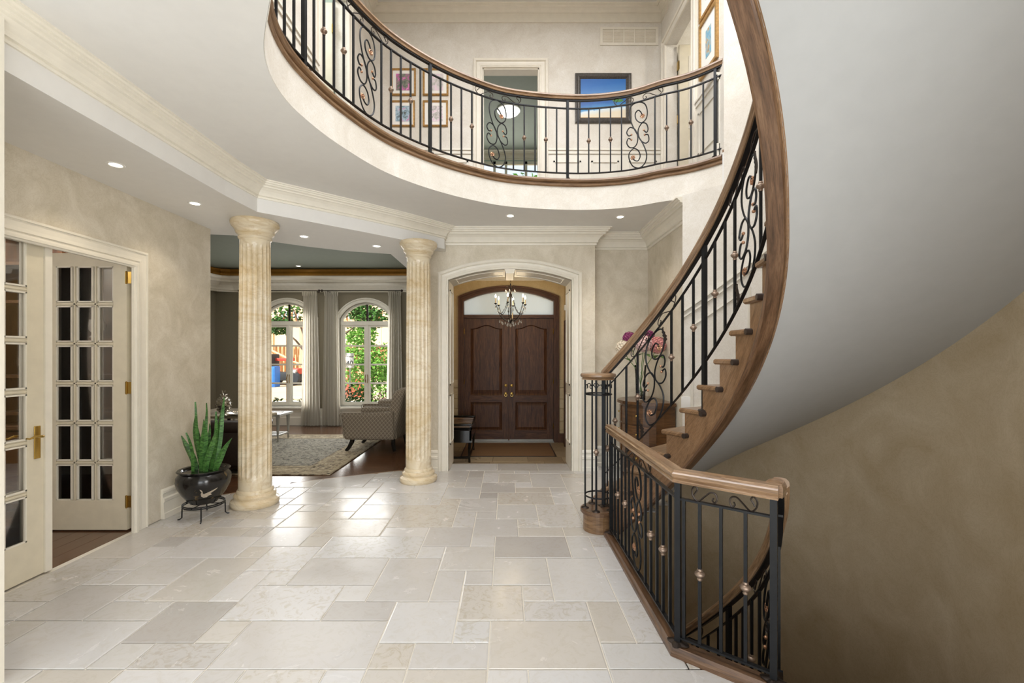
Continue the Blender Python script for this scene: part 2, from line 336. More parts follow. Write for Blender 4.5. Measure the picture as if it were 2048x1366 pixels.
    def ball(s, c, r, seg=8, rings=5, sz=None):
        sz = sz or (1, 1, 1); prof = []
        vs = []; fs = []
        for i in range(rings+1):
            p = pi*i/rings
            for k in range(seg):
                a = 2*pi*k/seg; vs.append((c[0]+r*sz[0]*sin(p)*cos(a), c[1]+r*sz[1]*sin(p)*sin(a), c[2]-r*sz[2]*cos(p)))
        for i in range(rings):
            for k in range(seg): k2 = (k+1) % seg; fs.append((i*seg+k, i*seg+k2, (i+1)*seg+k2, (i+1)*seg+k))
        return s.add(vs, fs, None, True)
    def rbox(s, x0, x1, y0, y1, z0, z1, r=.03, seg=3, warp=None):
        bm = bmesh.new(); bmesh.ops.create_cube(bm, size=1)
        for v in bm.verts: v.co = Vector(((x0+x1)/2+v.co.x*(x1-x0), (y0+y1)/2+v.co.y*(y1-y0), (z0+z1)/2+v.co.z*(z1-z0)))
        r = min(r, abs(x1-x0)*.49, abs(y1-y0)*.49, abs(z1-z0)*.49)
        bmesh.ops.bevel(bm, geom=bm.edges[:], offset=r, segments=seg, profile=.6, affect='EDGES')
        if warp: bmesh.ops.subdivide_edges(bm, edges=[e for e in bm.edges if e.calc_length() > .12], cuts=3, use_grid_fill=True)
        bm.verts.index_update(); vs = [tuple(warp(v.co) if warp else v.co) for v in bm.verts]; fs = [tuple(v.index for v in f.verts) for f in bm.faces]; bm.free()
        return s.add(vs, fs, None, True)
    def mesh(s, name, m, off=(0, 0, 0)):
        me = bpy.data.meshes.new(name); me.from_pydata([(a-off[0], b-off[1], c-off[2]) for a, b, c in s.v], [], s.f)
        uvl = me.uv_layers.new(name='UVMap'); i = 0; dat = [0.0]*(2*len(me.loops))
        for p, uv in zip(s.f, s.uv):
            for k in range(len(p)):
                if uv: dat[2*i], dat[2*i+1] = uv[k]
                else: q = s.v[p[k]]; dat[2*i], dat[2*i+1] = q[0]+q[1], q[2]
                i += 1
        uvl.data.foreach_set('uv', dat); me.polygons.foreach_set('use_smooth', s.smooth); me.materials.append(m)
        if any(s.smooth): me.set_sharp_from_angle(angle=.75)
        me.update(); return me

def wloc(o):
    p = Vector((0, 0, 0))
    while o: p += o.location; o = o.parent
    return p
def obj(name, mb, m, parent=None, loc=None):
    """loc None: the builder holds world coordinates, the origin goes to the parent's place; else builder is local."""
    m = M[m] if isinstance(m, str) else m
    off = wloc(parent) if (parent is not None and loc is None) else (0, 0, 0)
    me = mb if isinstance(mb, bpy.types.Mesh) else mb.mesh(name, m, off)
    o = bpy.data.objects.new(name, me); C.objects.link(o)
    if parent is not None: o.parent = parent
    if loc is not None: o.location = loc
    return o
def thing(name, label, cat, loc=(0, 0, 0), rz=0, group=None):
    o = bpy.data.objects.new(name, None); o.empty_display_size = .1; C.objects.link(o); o.location = loc; o.rotation_euler = (0, 0, rz); tag(o, label, cat, group); return o
def tag(o, label, cat, group=None):
    o['label'] = label; o['category'] = cat
    if group: o['group'] = group
    return o
def struct(name, mb, m, parent=None):
    o = obj(name, mb, m, parent)
    if parent is None: o['kind'] = 'structure'
    return o
def srt(name, label=None, loc=(0, 0, 0)):
    o = bpy.data.objects.new(name, None); C.objects.link(o); o.location = loc; o['kind'] = 'structure'
    if label: o['label'] = label
    return o
def catmull(P, k=8, closed=False):
    out = []; n = len(P); P = [Vector(p) for p in P]
    for i in range(n if closed else n-1):
        p0 = P[i-1] if (i > 0 or closed) else P[0]; p1 = P[i]; p2 = P[(i+1) % n]; p3 = P[(i+2) % n] if (i+2 < n or closed) else P[-1]
        for j in range(k):
            t = j/k; out.append(.5*((2*p1)+(p2-p0)*t+(2*p0-5*p1+4*p2-p3)*t*t+(3*p1-p0-3*p2+p3)*t**3))
    if not closed: out.append(P[-1])
    return out
def resample(P, step):
    P = [Vector(p) for p in P]; L = [0]
    for i in range(1, len(P)): L.append(L[-1]+(P[i]-P[i-1]).length)
    n = max(2, round(L[-1]/step)); out = []; j = 0
    for i in range(n+1):
        d = L[-1]*i/n
        while j < len(L)-2 and L[j+1] < d: j += 1
        t = (d-L[j])/max(1e-9, L[j+1]-L[j]); out.append(P[j].lerp(P[j+1], t))
    return out

# ------------------------------------------------------------------ key dimensions
CS = Vector((.167, 2.724)); RI = 1.29; RO = 2.38; RISE = .184; DT = .1312
def thr(k): return 1.231-DT*k                  # angle of riser k
def zL(t): return RISE*(1.231-t)/DT
def ri(t, r=0): return r+(.075*max(0, min(1, (-.6-t)/.5))**1.4)
def cyl(t, r, z=0): return Vector((CS.x+r*cos(t), CS.y+r*sin(t), z))
ZS, ZC, Z2, ZT = 2.84, 3.12, 3.46, 6.23          # soffit, hall ceiling, upper floor, upper ceiling
YF, YB2 = 5.70, 6.0
q_ = 1.052
drum = [(-1.19, 2.16), (-1.27, 2.33), (-1.315, 2.5), (-1.33, 2.68), (-1.31, 2.87), (-1.25, 3.14), (-1.11, 3.52), (-.95, 3.80), (-.68, 4.10), (-.35, 4.36), (.06, 4.57), (.74, 4.67), (1.24, 4.60), (1.56, 4.42)]
drum = [(x*q_, y*q_) for x, y in drum]
near = [(-.1, 1.22), (-.46, 1.36), (-.76, 1.58), (-.95, 1.81), (-1.08, 2.01)]
DR = catmull([Vector((x, y, 0)) for x, y in near+drum+[(1.84, 4.56), (1.99, 4.45), (2.125, 4.31)]], 8); DR = resample(DR, .07)
arc_wall = [cyl(t, RO+.02) for t in [.66-.05*i for i in range(39)]]
hole = [(p.x, p.y) for p in DR]+[(p.x, p.y) for p in arc_wall]

# ------------------------------------------------------------------ structure: slabs and ceilings
def slab_with_hole(outer, hole, z0, z1):
    mb = MB(); pts = outer+hole; tr = tessellate_polygon([[Vector((x, y, 0)) for x, y in outer], [Vector((x, y, 0)) for x, y in hole]])
    for z, dn in ((z0, True), (z1, False)):
        fs = []
        for t in tr:
            a, b, c = [Vector(pts[i]) for i in t]; cr = (b-a).x*(c-a).y-(b-a).y*(c-a).x
            t = tuple(t) if cr > 0 else tuple(reversed(t)); fs.append(t[::-1] if dn else t)
        mb.add([(x, y, z) for x, y in pts], fs)
    for loop in (outer, hole):
        n = len(loop)
        for i in range(n):
            (xa, ya), (xb, yb) = loop[i], loop[(i+1) % n]; mb.add([(xa, ya, z0), (xb, yb, z0), (xb, yb, z1), (xa, ya, z1)], [(0, 1, 2, 3)])
    return mb
struct('ceiling', slab_with_hole([(-6.6, -2.4), (3.2, -2.4), (3.2, 6.2), (-1.53, 6.2), (-1.53, 5.84), (-2.05, 5.68), (-2.46, 5.44), (-2.80, 5.18), (-3.05, 4.93), (-3.35, 4.88), (-6.6, 4.88)], hole, ZC, Z2-.03), 'ceiling')
struct('ceiling', MB().box(-2.2, 3.2, -2.4, YB2+.2, ZT, ZT+.1), 'ceiling')
# bulkhead soffit along the left wall and over the columns
BH = [(-2.36, 1.9), (-2.36, 3.7), (-2.33, 4.12), (-2.09, 4.32), (-1.85, 4.53), (-1.54, 4.80), (-1.22, 5.10), (-.98, 5.35), (-.78, 5.56), (-.78, 5.72)]
LE = [(-1.53, 9.3), (-1.53, 5.84), (-2.05, 5.68), (-2.46, 5.44), (-2.80, 5.18), (-3.05, 4.93), (-3.35, 4.88)]
struct('soffit', MB().prism(BH+[(-1.0, 5.72), (-1.0, 9.3)]+LE+[(-3.35, 1.9)], ZS, ZC), 'ceiling')
CR = [(0, 0), (0, -.175), (.014, -.175), (.018, -.160), (.014, -.150), (.030, -.146), (.030, -.130), (.036, -.118), (.052, -.094), (.080, -.073), (.098, -.068), (.098, -.054), (.108, -.050), (.122, -.046), (.122, -.032), (.136, -.028), (.142, -.014), (.156, -.012), (.156, 0)]
def crown(path, z, name, m='trim', sc=1.0, flip=False, parent=None):
    return struct(name, MB().sweep([(x, y, z) for x, y in path], [(a*sc, b*sc) for a, b in CR], flip=flip), m, parent)
crown(BH, ZC, 'trim_1', sc=.86)
crown([(-.78, YF), (1.153, YF), (1.153, 5.95), (1.92, 5.95), (1.92, 4.5)], ZC, 'trim_2', sc=1.15)
# left wall with the french door opening
XL = -3.15; OY0, OY1, OH = 2.30, 3.855, 2.39
struct('wall_left', MB().box(XL-.16, XL, OY1, 4.69, 0, ZS).box(XL-.16, XL, 1.9, OY1, OH, ZS).box(XL-.16, XL, 1.9, OY0, 0, OH), 'plaster')
struct('wall_near_left', MB().box(-8, -2.303, 1.92, 2.02, 0, ZC), 'trim')
# casing profile swept round door openings. frame(axis) helper: casing as mitred boxes with steps
def casing(pts, nrm, width, m='trim', name='trim_3', th=.034, parent=None, out=1):
    """pts: opening outline points in 3D (inner edge), nrm: wall normal; steps grow outward from the opening"""
    mb = MB(); N = Vector(nrm); P = [Vector(p) for p in pts]; n = len(P)
    prof = [(0, 0), (0, .5), (.06, .72), (.12, .72), (.14, .42), (.19, .42), (.22, .58), (.44, .52), (.60, .62), (.63, .36), (.67, .36), (.70, .85), (.78, 1.05), (.90, 1.05), (.93, .75), (1, .7), (1, 0)]
    off = []
    for i in range(n):
        a = (P[i]-P[i-1]).normalized() if i > 0 else (P[1]-P[0]).normalized(); b = (P[i+1]-P[i]).normalized() if i < n-1 else a
        na = a.cross(N)*out; nb = b.cross(N)*out; t = (na+nb).normalized(); off.append(t/max(.3, t.dot(na)))
    m_ = len(prof); vs = [P[i]+off[i]*(w*width)+N*(h*th) for i in range(n) for (w, h) in prof]; fs = []
    for i in range(n-1):
        for k in range(m_): k2 = (k+1) % m_; fs.append((i*m_+k, i*m_+k2, (i+1)*m_+k2, (i+1)*m_+k))
    fs += [tuple(range(m_)), tuple((n-1)*m_+k for k in range(m_))]
    mb.add(vs, fs); return struct(name, mb, m, parent)
casing([(XL, OY1, 0), (XL, OY1, OH), (XL, OY0, OH), (XL, OY0, 0)], (1, 0, 0), .155, name='trim_3', out=-1)
dj = MB().box(XL-.11, XL+.001, OY1-.02, OY1, 0, OH).box(XL-.11, XL+.001, OY0, OY1, OH-.02, OH).box(XL-.11, XL, OY0, OY0+.02, 0, OH); struct('trim_4', dj, 'trim')
struct('trim_5', MB().box(XL-.20, XL-.11, OY1-.03, OY1+.1, 0, OH).box(XL-.20, XL-.11, OY0, OY1, OH-.03, OH+.1), 'oak_dark')
BB = [(0, 0), (.035, 0), (.035, .05), (.028, .055), (.026, .15), (.034, .16), (.034, .185), (.02, .195), (.018, .225), (.026, .235), (.022, .255), (.008, .27), (0, .27)]
def base(path, name, m='trim', sc=1, flip=False): return struct(name, MB().sweep([(x, y, 0) for x, y in path], [(a, b*sc) for a, b in BB], flip=flip), m)
base([(XL, 4.69), (XL, 4.015)], 'baseboard_left', flip=True)
# ---- front wall with the arched opening to the vestibule
AX0, AX1, AZ, AR = -.745, .848, 2.47, 2.61   # opening, spring and crown heights
def arch_pts(x0, x1, zs, zc, n=18):
    c = (x0+x1)/2; hw = (x1-x0)/2; rise = zc-zs; R = (hw*hw+rise*rise)/(2*rise); a0 = math.asin(hw/R)
    return [(c+R*sin(a), zc-R+R*cos(a)) for a in [-a0+2*a0*i/n for i in range(n+1)]]
ap = arch_pts(AX0, AX1, AZ, AR)
poly = [(-1.12, 0), (AX0, 0)]+ap+[(AX1, 0), (1.153, 0), (1.153, ZC), (-1.12, ZC)]
struct('wall_front', MB().prism_h(poly, lambda a, b: Vector((a, YF, b)), (0, .5, 0)), 'plaster')
struct('wall_recess', MB().box(1.10, 2.1, 5.95, 6.2, 0, ZC).box(1.92, 2.1, 4.36, 5.95, 0, ZC), 'plaster')
ap2 = arch_pts(AX0, AX1, AZ, AR)
casing([(AX0, YF, 0)]+[(x, YF, z) for x, z in ap2]+[(AX1, YF, 0)], (0, -1, 0), .135, name='trim_6', out=-1, th=.035)
# panelled reveal of the arch
rv = MB(); q = [(AX0, 0)]+ap+[(AX1, 0)]
lin3 = []
for x, z in q: lin3.append((x, z))
for i in range(len(q)-1):
    (xa, za), (xb, zb) = q[i], q[i+1]; ia = AX0+.006 if xa < -.7 else (AX1-.006 if xa > .84 else xa); ib = AX0+.006 if xb < -.7 else (AX1-.006 if xb > .84 else xb)
    rv.add([(ia, YF-.005, za-.006 if za else 0), (ia, 6.205, za-.006 if za else 0), (ib, 6.205, zb-.006 if zb else 0), (ib, YF-.005, zb-.006 if zb else 0)], [(0, 1, 2, 3)])
struct('trim_7', rv, 'trim')
for sx, x in ((1, AX0), (-1, AX1)):
    for z0, z1 in ((.32, .98), (1.10, 2.36)):
        pm = MB()
        for (y0, y1, a, b) in ((5.79, 5.81, z0, z1), (6.11, 6.13, z0, z1), (5.79, 6.13, z0, z0+.02), (5.79, 6.13, z1-.02, z1)): pm.box(min(x, x+sx*.018), max(x, x+sx*.018), y0, y1, a, b)
        struct('trim_8', pm, 'trim')
for x0, x1 in ((AX0+.06, .02), (.085, AX1-.06)):
    pm = MB(); aa = [p for p in ap if x0 <= p[0] <= x1]
    for yy in (5.80, 6.12): pm.tube([(x, yy, z-.004) for x, z in aa], .010, 5)
    for p in (aa[0], aa[-1]): pm.tube([(p[0], 5.80, p[1]-.004), (p[0], 6.12, p[1]-.004)], .010, 5)
    struct('trim_9', pm, 'trim')
struct('trim_10', MB().prism_h([(.0, AR-.055), (.10, AR-.055), (.12, AR+.002), (-.02, AR+.002)], lambda a, b: Vector((a, YF-.015, b)), (0, .53, 0)), 'trim')
base([(-1.12, YF), (AX0-.135, YF)], 'baseboard_front', flip=False); base([(AX1+.135, YF), (1.153, YF), (1.153, 5.95), (1.92, 5.95), (1.92, 4.5)], 'baseboard_recess', 'trim_white')

# ---- stair wall, cylinder
def helix_wall(ts, r, zlo, zhi, th=.12):
    mb = MB(); vs = []; fs = []
    for t in ts:
        a = cyl(t, r); b = cyl(t, r+th); lo, hi = zlo(t), zhi(t); vs += [(a.x, a.y, lo), (a.x, a.y, hi), (b.x, b.y, hi), (b.x, b.y, lo)]
    n = len(ts)
    for i in range(n-1):
        for k in range(4): fs.append((i*4+k, (i+1)*4+k, (i+1)*4+(k+1) % 4, i*4+(k+1) % 4))
    fs += [(0, 1, 2, 3), (n*4-1, n*4-2, n*4-3, n*4-4)]
    return mb.add(vs, fs, None, False)
lo_ts = [.82-.04*i for i in range(49)]
SOFF = .30
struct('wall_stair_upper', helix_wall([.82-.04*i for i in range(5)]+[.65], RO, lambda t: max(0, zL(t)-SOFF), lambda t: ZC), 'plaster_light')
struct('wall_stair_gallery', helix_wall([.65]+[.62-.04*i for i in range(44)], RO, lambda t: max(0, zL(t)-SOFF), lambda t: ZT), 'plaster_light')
struct('wall_stair_lower', helix_wall([.95]+lo_ts, RO-.001, lambda t: -3.0, lambda t: max(0, zL(t)-SOFF)), 'plaster_shaded')  # below the stair the shade is put into the plaster colour
# panel mouldings that climb with the stair on its outer wall
def cyl_line(f, t0, t1, r, w=.022, d=.015, n=30, mb=None):
    mb = mb or MB(); mb.sweep([Vector((cyl(t, r).x, cyl(t, r).y, f(t))) for t in [t0+(t1-t0)*i/n for i in range(n+1)]], [(0, -w/2), (d, -w/2), (d, w/2), (0, w/2)], flip=False); return mb
wr = MB(); cyl_line(lambda t: zL(t)+1.36, .815, -.9, RO, .03, .03, mb=wr); cyl_line(lambda t: zL(t)+1.30, .815, -.9, RO, .02, .018, mb=wr); struct('trim_11', wr, 'trim_white')
for a, b in ((.78, .55), (.49, .10), (.04, -.35)):
    for lo, hi in ((.32, 1.16),):
        pm = MB(); cyl_line(lambda t: zL(t)+hi, a, b, RO, mb=pm, n=10); cyl_line(lambda t: zL(t)+lo, a, b, RO, mb=pm, n=10)
        for t in (a, b): p = cyl(t, RO-.007); pm.box(p.x-.011, p.x+.011, p.y-.011, p.y+.011, zL(t)+lo, zL(t)+hi)
        struct('trim_12', pm, 'trim_white')
# drum fascia and nosing of the round opening
DRc = DR
struct('wall_drum', MB().sweep(DRc, [(.001, ZC-.002), (.001, Z2-.03), (.005, Z2-.03), (.005, ZC-.002)], flip=False), 'plaster_light')
NS = [(.0, -.088), (.014, -.088), (.022, -.078), (.022, -.062), (.010, -.056), (.010, -.046), (.030, -.040), (.040, -.024), (.036, -.006), (.022, 0), (-.10, 0), (-.10, -.03), (0, -.03)]
noz = MB().sweep(DR, [(a, b+Z2) for a, b in NS]); struct('trim_13', noz, 'oak')
# upper floor surface
struct('floor_upper', slab_with_hole([(-1.9, -2.3), (3.1, -2.3), (3.1, 6.1), (-1.9, 6.1)], [(x*1.0, y) for x, y in [(p.x, p.y) for p in DR]]+[(p.x, p.y) for p in arc_wall], Z2-.03, Z2-.004), 'oak')

# ---- floors
struct('floor', MB().prism([(-3.20, -2.4), (.83, -2.4), (.83, 3.62), (.90, 3.70), (CS.x+RO*cos(.95), CS.y+RO*sin(.95)), (3.2, 5.2), (3.2, 6.1), (-1.05, 6.08), (-1.05, 5.86), (-1.3, 5.75), (-1.9, 5.47), (-2.3, 5.27), (-2.75, 4.94), (-3.2, 4.60)], -.12, -.006)
       .prism([(.83, -2.4), (3.2, -2.4), (3.2, 0.6), (2.0, 1.24), (1.20, 1.935), (.86, 2.20), (.83, 2.20)], -.12, -.006), 'grout')
FL = bpy.data.objects['floor']
def clip(poly, a, b, c):      # keep a*x+b*y<=c
    out = []; n = len(poly)
    for i in range(n):
        p, q = poly[i], poly[(i+1) % n]; dp = a*p[0]+b*p[1]-c; dq = a*q[0]+b*q[1]-c
        if dp <= 0: out.append(p)
        if dp*dq < 0: t = dp/(dp-dq); out.append((p[0]+t*(q[0]-p[0]), p[1]+t*(q[1]-p[1])))
    return out
def half(p, q):      # left side of p->q is kept
    a, b = q[1]-p[1], -(q[0]-p[0]); return a, b, a*p[0]+b*p[1]
def parea(p): return abs(sum(p[i][0]*p[(i+1) % len(p)][1]-p[(i+1) % len(p)][0]*p[i][1] for i in range(len(p))))/2 if len(p) > 2 else 0
U = .1925; GX = .49; GY = 2.486
# stone layout of the hall in grid units: column, row, width, height
LAY = [(-3,-2,3,2),(-4,-1,1,1),(-6,-2,1,1),(-6,-1,2,2),(-8,0,2,1),(-10,-2,4,2),(-4,0,2,2),(-2,1,1,1),(-2,0,2,1),(-1,1,2,3),(-3,2,2,2),(-5,1,1,2),(-4,2,1,1),(-5,3,2,2),(-6,4,1,1),(-7,1,2,3),(-10,2,3,2),(-8,1,1,1),(-3,4,3,2),(-4,5,1,1),(-6,5,2,2),(-8,6,2,1),(-10,4,4,2),(-11,6,3,2),(-4,6,2,2),(-2,7,1,1),(-2,6,2,1),(-1,7,2,3),(-3,8,2,2),(-4,8,1,1),(-5,7,1,2),(-8,7,3,3),(-11,8,1,1),(-12,9,2,2),(-10,10,4,2),(-5,9,2,2),(-3,10,3,2),(-4,12,2,2),(-1,13,2,3),(-3,14,2,2),(0,-1,1,2),(-12,-2,2,1),(-13,-2,1,1),(-16,-2,3,2),(-13,-1,2,2),(-11,-1,1,1),(-15,0,2,1),(-17,0,2,2),(-15,1,1,1),(-16,2,2,2),(-17,2,1,1),(-14,1,2,3),(-12,1,1,2),(-11,0,3,2),(-13,4,1,1),(-16,4,3,2),(-17,5,1,1),(-17,3,1,2),(-15,7,2,1),(-15,8,1,1),(-13,5,2,2),(-17,-1,1,1),(-12,3,2,2),(-11,2,1,1),(-10,8,2,2)]
def layout(i0, i1, j0, j1, okf, seed, sizes=((3, 2), (2, 3), (2, 2), (3, 2), (2, 1), (1, 2), (1, 1), (2, 2), (3, 3))):
    rnd = random.Random(seed); used = set(); out = []
    for (a, b, w, h) in LAY: used.update((a+c, b+d) for c in range(w) for d in range(h)); out.append((a, b, w, h))
    for j in range(j0, j1):
        for i in range(i0, i1):
            if (i, j) in used or not okf(i, j): continue
            sz = list(sizes); rnd.shuffle(sz)
            for w, h in sz+[(1, 1)]:
                cells = [(i+a, j+b) for a in range(w) for b in range(h)]
                if all(c not in used and okf(*c) and c[0] < i1 for c in cells):
                    if (w, h) == (1, 1) and (i+1, j) not in used and okf(i+1, j) and rnd.random() < .5 and i+1 < i1: continue
                    used.update(cells); out.append((i, j, w, h)); break
    return out
def okc(i, j):
    x = GX+(i+.5)*U; y = GY+(j+.5)*U
    if x < -3.25 or y > 6.0: return False
    if x > 1.15 and y > 5.95: return False
    if y < 3.63 and x > .83 and y > 2.25: return False
    if y < 2.3 and x > .83 and x+y > 3.3: return False
    if y > 3.63 and (x-CS.x)*sin(.9)-(y-CS.y)*cos(.9) > 0 and x > .83: return False
    # under the near steps nothing is laid
    if hypot(x-CS.x, y-CS.y) > 1.35 and hypot(x-CS.x, y-CS.y) < 2.2 and x > 1.0 and y < 4.2: return False
    return True
hall = layout(-19, 10, -8, 19, okc, 11)
lim = [half((-3.145, 0), (-3.145, 9))]; lim = [(-1, 0, 3.145)]
wb = [(-3.2, 4.60), (-2.75, 4.94), (-2.3, 5.27), (-1.9, 5.47), (-1.3, 5.75), (-1.05, 5.86)]
def tile_mesh(poly, z0, z1, bev=.004):
    cx = sum(p[0] for p in poly)/len(poly); cy = sum(p[1] for p in poly)/len(poly); n = len(poly)
    inn = [(x+(cx-x)*bev*2/max(.05, hypot(cx-x, cy-y)), y+(cy-y)*bev*2/max(.05, hypot(cx-x, cy-y))) for x, y in poly]
    vs = [(x, y, z0) for x, y in poly]+[(x, y, z1-bev*.6) for x, y in poly]+[(x, y, z1) for x, y in inn]; fs = [tuple(2*n+i for i in range(n))]
    for i in range(n): j = (i+1) % n; fs += [(i, j, n+j, n+i), (n+i, n+j, 2*n+j, 2*n+i)]
    return MB().add(vs, fs)
def ccw(p): return p if sum(p[i][0]*p[(i+1) % len(p)][1]-p[(i+1) % len(p)][0]*p[i][1] for i in range(len(p))) > 0 else p[::-1]
g = .0035
for (i, j, w, h) in hall:
    x0, y0 = GX+i*U+g, GY+j*U+g; x1, y1 = GX+(i+w)*U-g, GY+(j+h)*U-g
    p = [(x0, y0), (x1, y0), (x1, y1), (x0, y1)]
    p = clip(p, -1, 0, 3.145)
    for k in range(len(wb)-1):
        a, b = wb[k], wb[k+1]; dx, dy = b[0]-a[0], b[1]-a[1]; nx, ny = -dy, dx; p = clip(p, nx, ny, nx*a[0]+ny*a[1]) if p else p
    if x1 <= 1.2: p = clip(p, 0, 1, 5.70) if p else p
    else: p = clip(p, 0, 1, 5.95) if p else p
    if x0 > .8 and y1 < 2.4: nx, ny = (.258, .325); p = clip(p, nx, ny, nx*.855+ny*2.195) if p else p
    if y0 > 2.2 and y1 < 3.75 and x1 > .8: p = clip(p, 1, 0, .845) if p else p
    if p and parea(p) > .002: obj('tile', tile_mesh(ccw(p), -.01, random.uniform(-.0008, .0008)), 'tile', FL)
for x0, x1 in ((-.74, -.12), (-.115, .42), (.425, .843)): obj('tile', tile_mesh([(x0, 5.705), (x1, 5.705), (x1, 6.08), (x0, 6.08)], -.01, .0), 'tile', FL)
struct('trim_14', MB().box(-.75, .85, 6.0, 6.082, -.17, -.012), 'tile_brown')
# vestibule floor, a step lower
struct('floor_vestibule', MB().box(-1.1, 1.15, 6.08, 8.6, -.25, -.156), 'grout_brown'); FV = bpy.data.objects['floor_vestibule']
vx = [-1.05+.215*i for i in range(11)]
for r_, (y0, y1) in enumerate([(6.09, 6.38), (6.39, 6.80), (6.81, 7.12), (7.13, 7.55), (7.56, 7.86), (7.87, 8.3)]):
    rnd = random.Random(r_+3); x = -1.05-rnd.random()*.2
    while x < 1.1:
        w = rnd.choice([.3, .42, .55]); a, b = max(-1.05, x), min(1.1, x+w)
        if b-a > .03: obj('tile', tile_mesh([(a, y0), (b-.006, y0), (b-.006, y1), (a, y1)], -.17, -.15), 'tile_brown', FV)
        x += w
# living room boards
struct('floor_living', MB().box(-6.3, -1.0, 4.4, 9.6, -.2, -.014), 'oak_dark'); FW = bpy.data.objects['floor_living']
y = 4.45; r_ = 0
while y < 9.45:
    rnd = random.Random(100+r_); x = -6.2-rnd.random()*1.2; r_ += 1
    while x < -1.05:
        w = rnd.choice([1.3, 1.6, 1.9]); a, b = max(-6.2, x), min(-1.1, x+w); x += w
        if b-a < .05: continue
        p = [(a, y), (b-.003, y), (b-.003, y+.147), (a, y+.147)]
        # keep only what lies beyond the curved stone edge
        for k in range(1, 5):
            q0, q1 = wb[k-1], wb[k+0]
        yb = lambda xx: next((A[1]+(B[1]-A[1])*(xx-A[0])/(B[0]-A[0]) for A, B in zip(wb[:-1], wb[1:]) if A[0] <= xx <= B[0]), 4.6 if xx < -3.2 else 5.86)
        if p[2][1] < min(yb(a), yb(b)): continue
        if p[0][1] < max(yb(a), yb(b)):
            top = y+.147; xs = [a+(b-a)*i/10 for i in range(11)]; lo = [max(y, yb(xx)) for xx in xs]
            p = [(xx, min(l, top)) for xx, l in zip(xs, lo) if l < top-.002]
            if len(p) < 2: continue
            p = p+[(p[-1][0], top), (p[0][0], top)]
        mb = MB().prism(p, -.014, -.004); obj('floorboard', mb, 'floor_wood', FW)
    y += .15
struct('trim_15', MB().sweep([(x, y, 0) for x, y in wb], [(-.03, -.02), (.012, -.02), (.012, -.002), (-.03, -.002)]), 'oak')
# library floor
struct('floor_library', MB().box(-5.6, -3.20, 1.6, 4.4, -.2, -.014), 'oak_dark'); FB = bpy.data.objects['floor_library']
for i in range(14):
    xx = -3.2-.15*(i+1); y = 1.6
    for w in (1.0+.2*(i % 3), 1.3): obj('floorboard', MB().prism([(xx, y), (xx+.147, y), (xx+.147, min(4.4, y+w)-.003), (xx, min(4.4, y+w)-.003)], -.014, -.004), 'floor_wood', FB); y += w

# ------------------------------------------------------------------ staircase
st = thing('staircase', 'curved oak staircase with white risers winding up the right side', 'staircase', (CS.x, CS.y, 0))
NSTEP = 18
for k in range(1, NSTEP+1):
    t0, t1 = thr(k), thr(k+1); n = 5; off = .028; ext = .02
    inn = []; ot = []
    a0, a1 = t0+off/1.29, t1-ext
    r0 = 1.262
    for i in range(n+1):
        t = a0+(a1-a0)*i/n; tt = t0+.012+(t1-t0-.012)*i/n
        p = cyl(t, ri(t, r0)); inn.append((p.x, p.y)); q = cyl(tt, RO-.004 if tt < .82 else 2.2); ot.append((q.x, q.y))
    z1 = k*RISE; z0 = z1-.036
    pts = inn+ot[::-1]; c_ = ccw(pts)
    mb = MB(); N = len(c_); cxm = sum(p[0] for p in c_)/N; cym = sum(p[1] for p in c_)/N
    def ins(pp, d): return [(x+(cxm-x)*d/hypot(cxm-x, cym-y), y+(cym-y)*d/hypot(cxm-x, cym-y)) for x, y in pp]
    lay = [(ins(c_, .012), z0), (c_, z0+.010), (c_, z1-.010), (ins(c_, .010), z1)]
    vs = [(x, y, z) for pp, z in lay for x, y in pp]; fs = []; uv = []
    for L_ in range(3):
        for i in range(N): j = (i+1) % N; fs.append((L_*N+i, L_*N+j, (L_+1)*N+j, (L_+1)*N+i))
    fs += [tuple(3*N+i for i in range(N)), tuple(reversed(range(N)))]
    tm = (t0+t1)/2; er = Vector((cos(tm), sin(tm)))
    uv = [[(vs[i][0]*er.x+vs[i][1]*er.y, -vs[i][0]*er.y+vs[i][1]*er.x+vs[i][2]) for i in f] for f in fs]
    if k > 1: mb.add(vs, fs, uv); obj('tread', mb, 'oak', st)
    if k > 1:
        e0, e1 = cyl(a1+.022, ri(a1, 1.255)), cyl(a1-.004, ri(a1, 1.30)); rr_ = MB().tube([Vector((cyl(a1+.004, ri(a1, 1.254)).x, cyl(a1+.004, ri(a1, 1.254)).y, z1-.018)), Vector((cyl(a1+.004, ri(a1, 1.30)).x, cyl(a1+.004, ri(a1, 1.30)).y, z1-.018))], .0195, 10)
        obj('return_nosing', rr_, 'end_grain', st)
    # riser
    ro_ = RO-.004 if t0 < .82 else 2.18
    a = cyl(t0, ri(t0, 1.31)); b = cyl(t0, ro_); c = cyl(t0-.008, ro_); d = cyl(t0-.008, ri(t0, 1.31))
    if k > 1: obj('riser', MB().prism(ccw([(a.x, a.y), (b.x, b.y), (c.x, c.y), (d.x, d.y)]), (k-1)*RISE, z0+.001), 'trim_white', st)
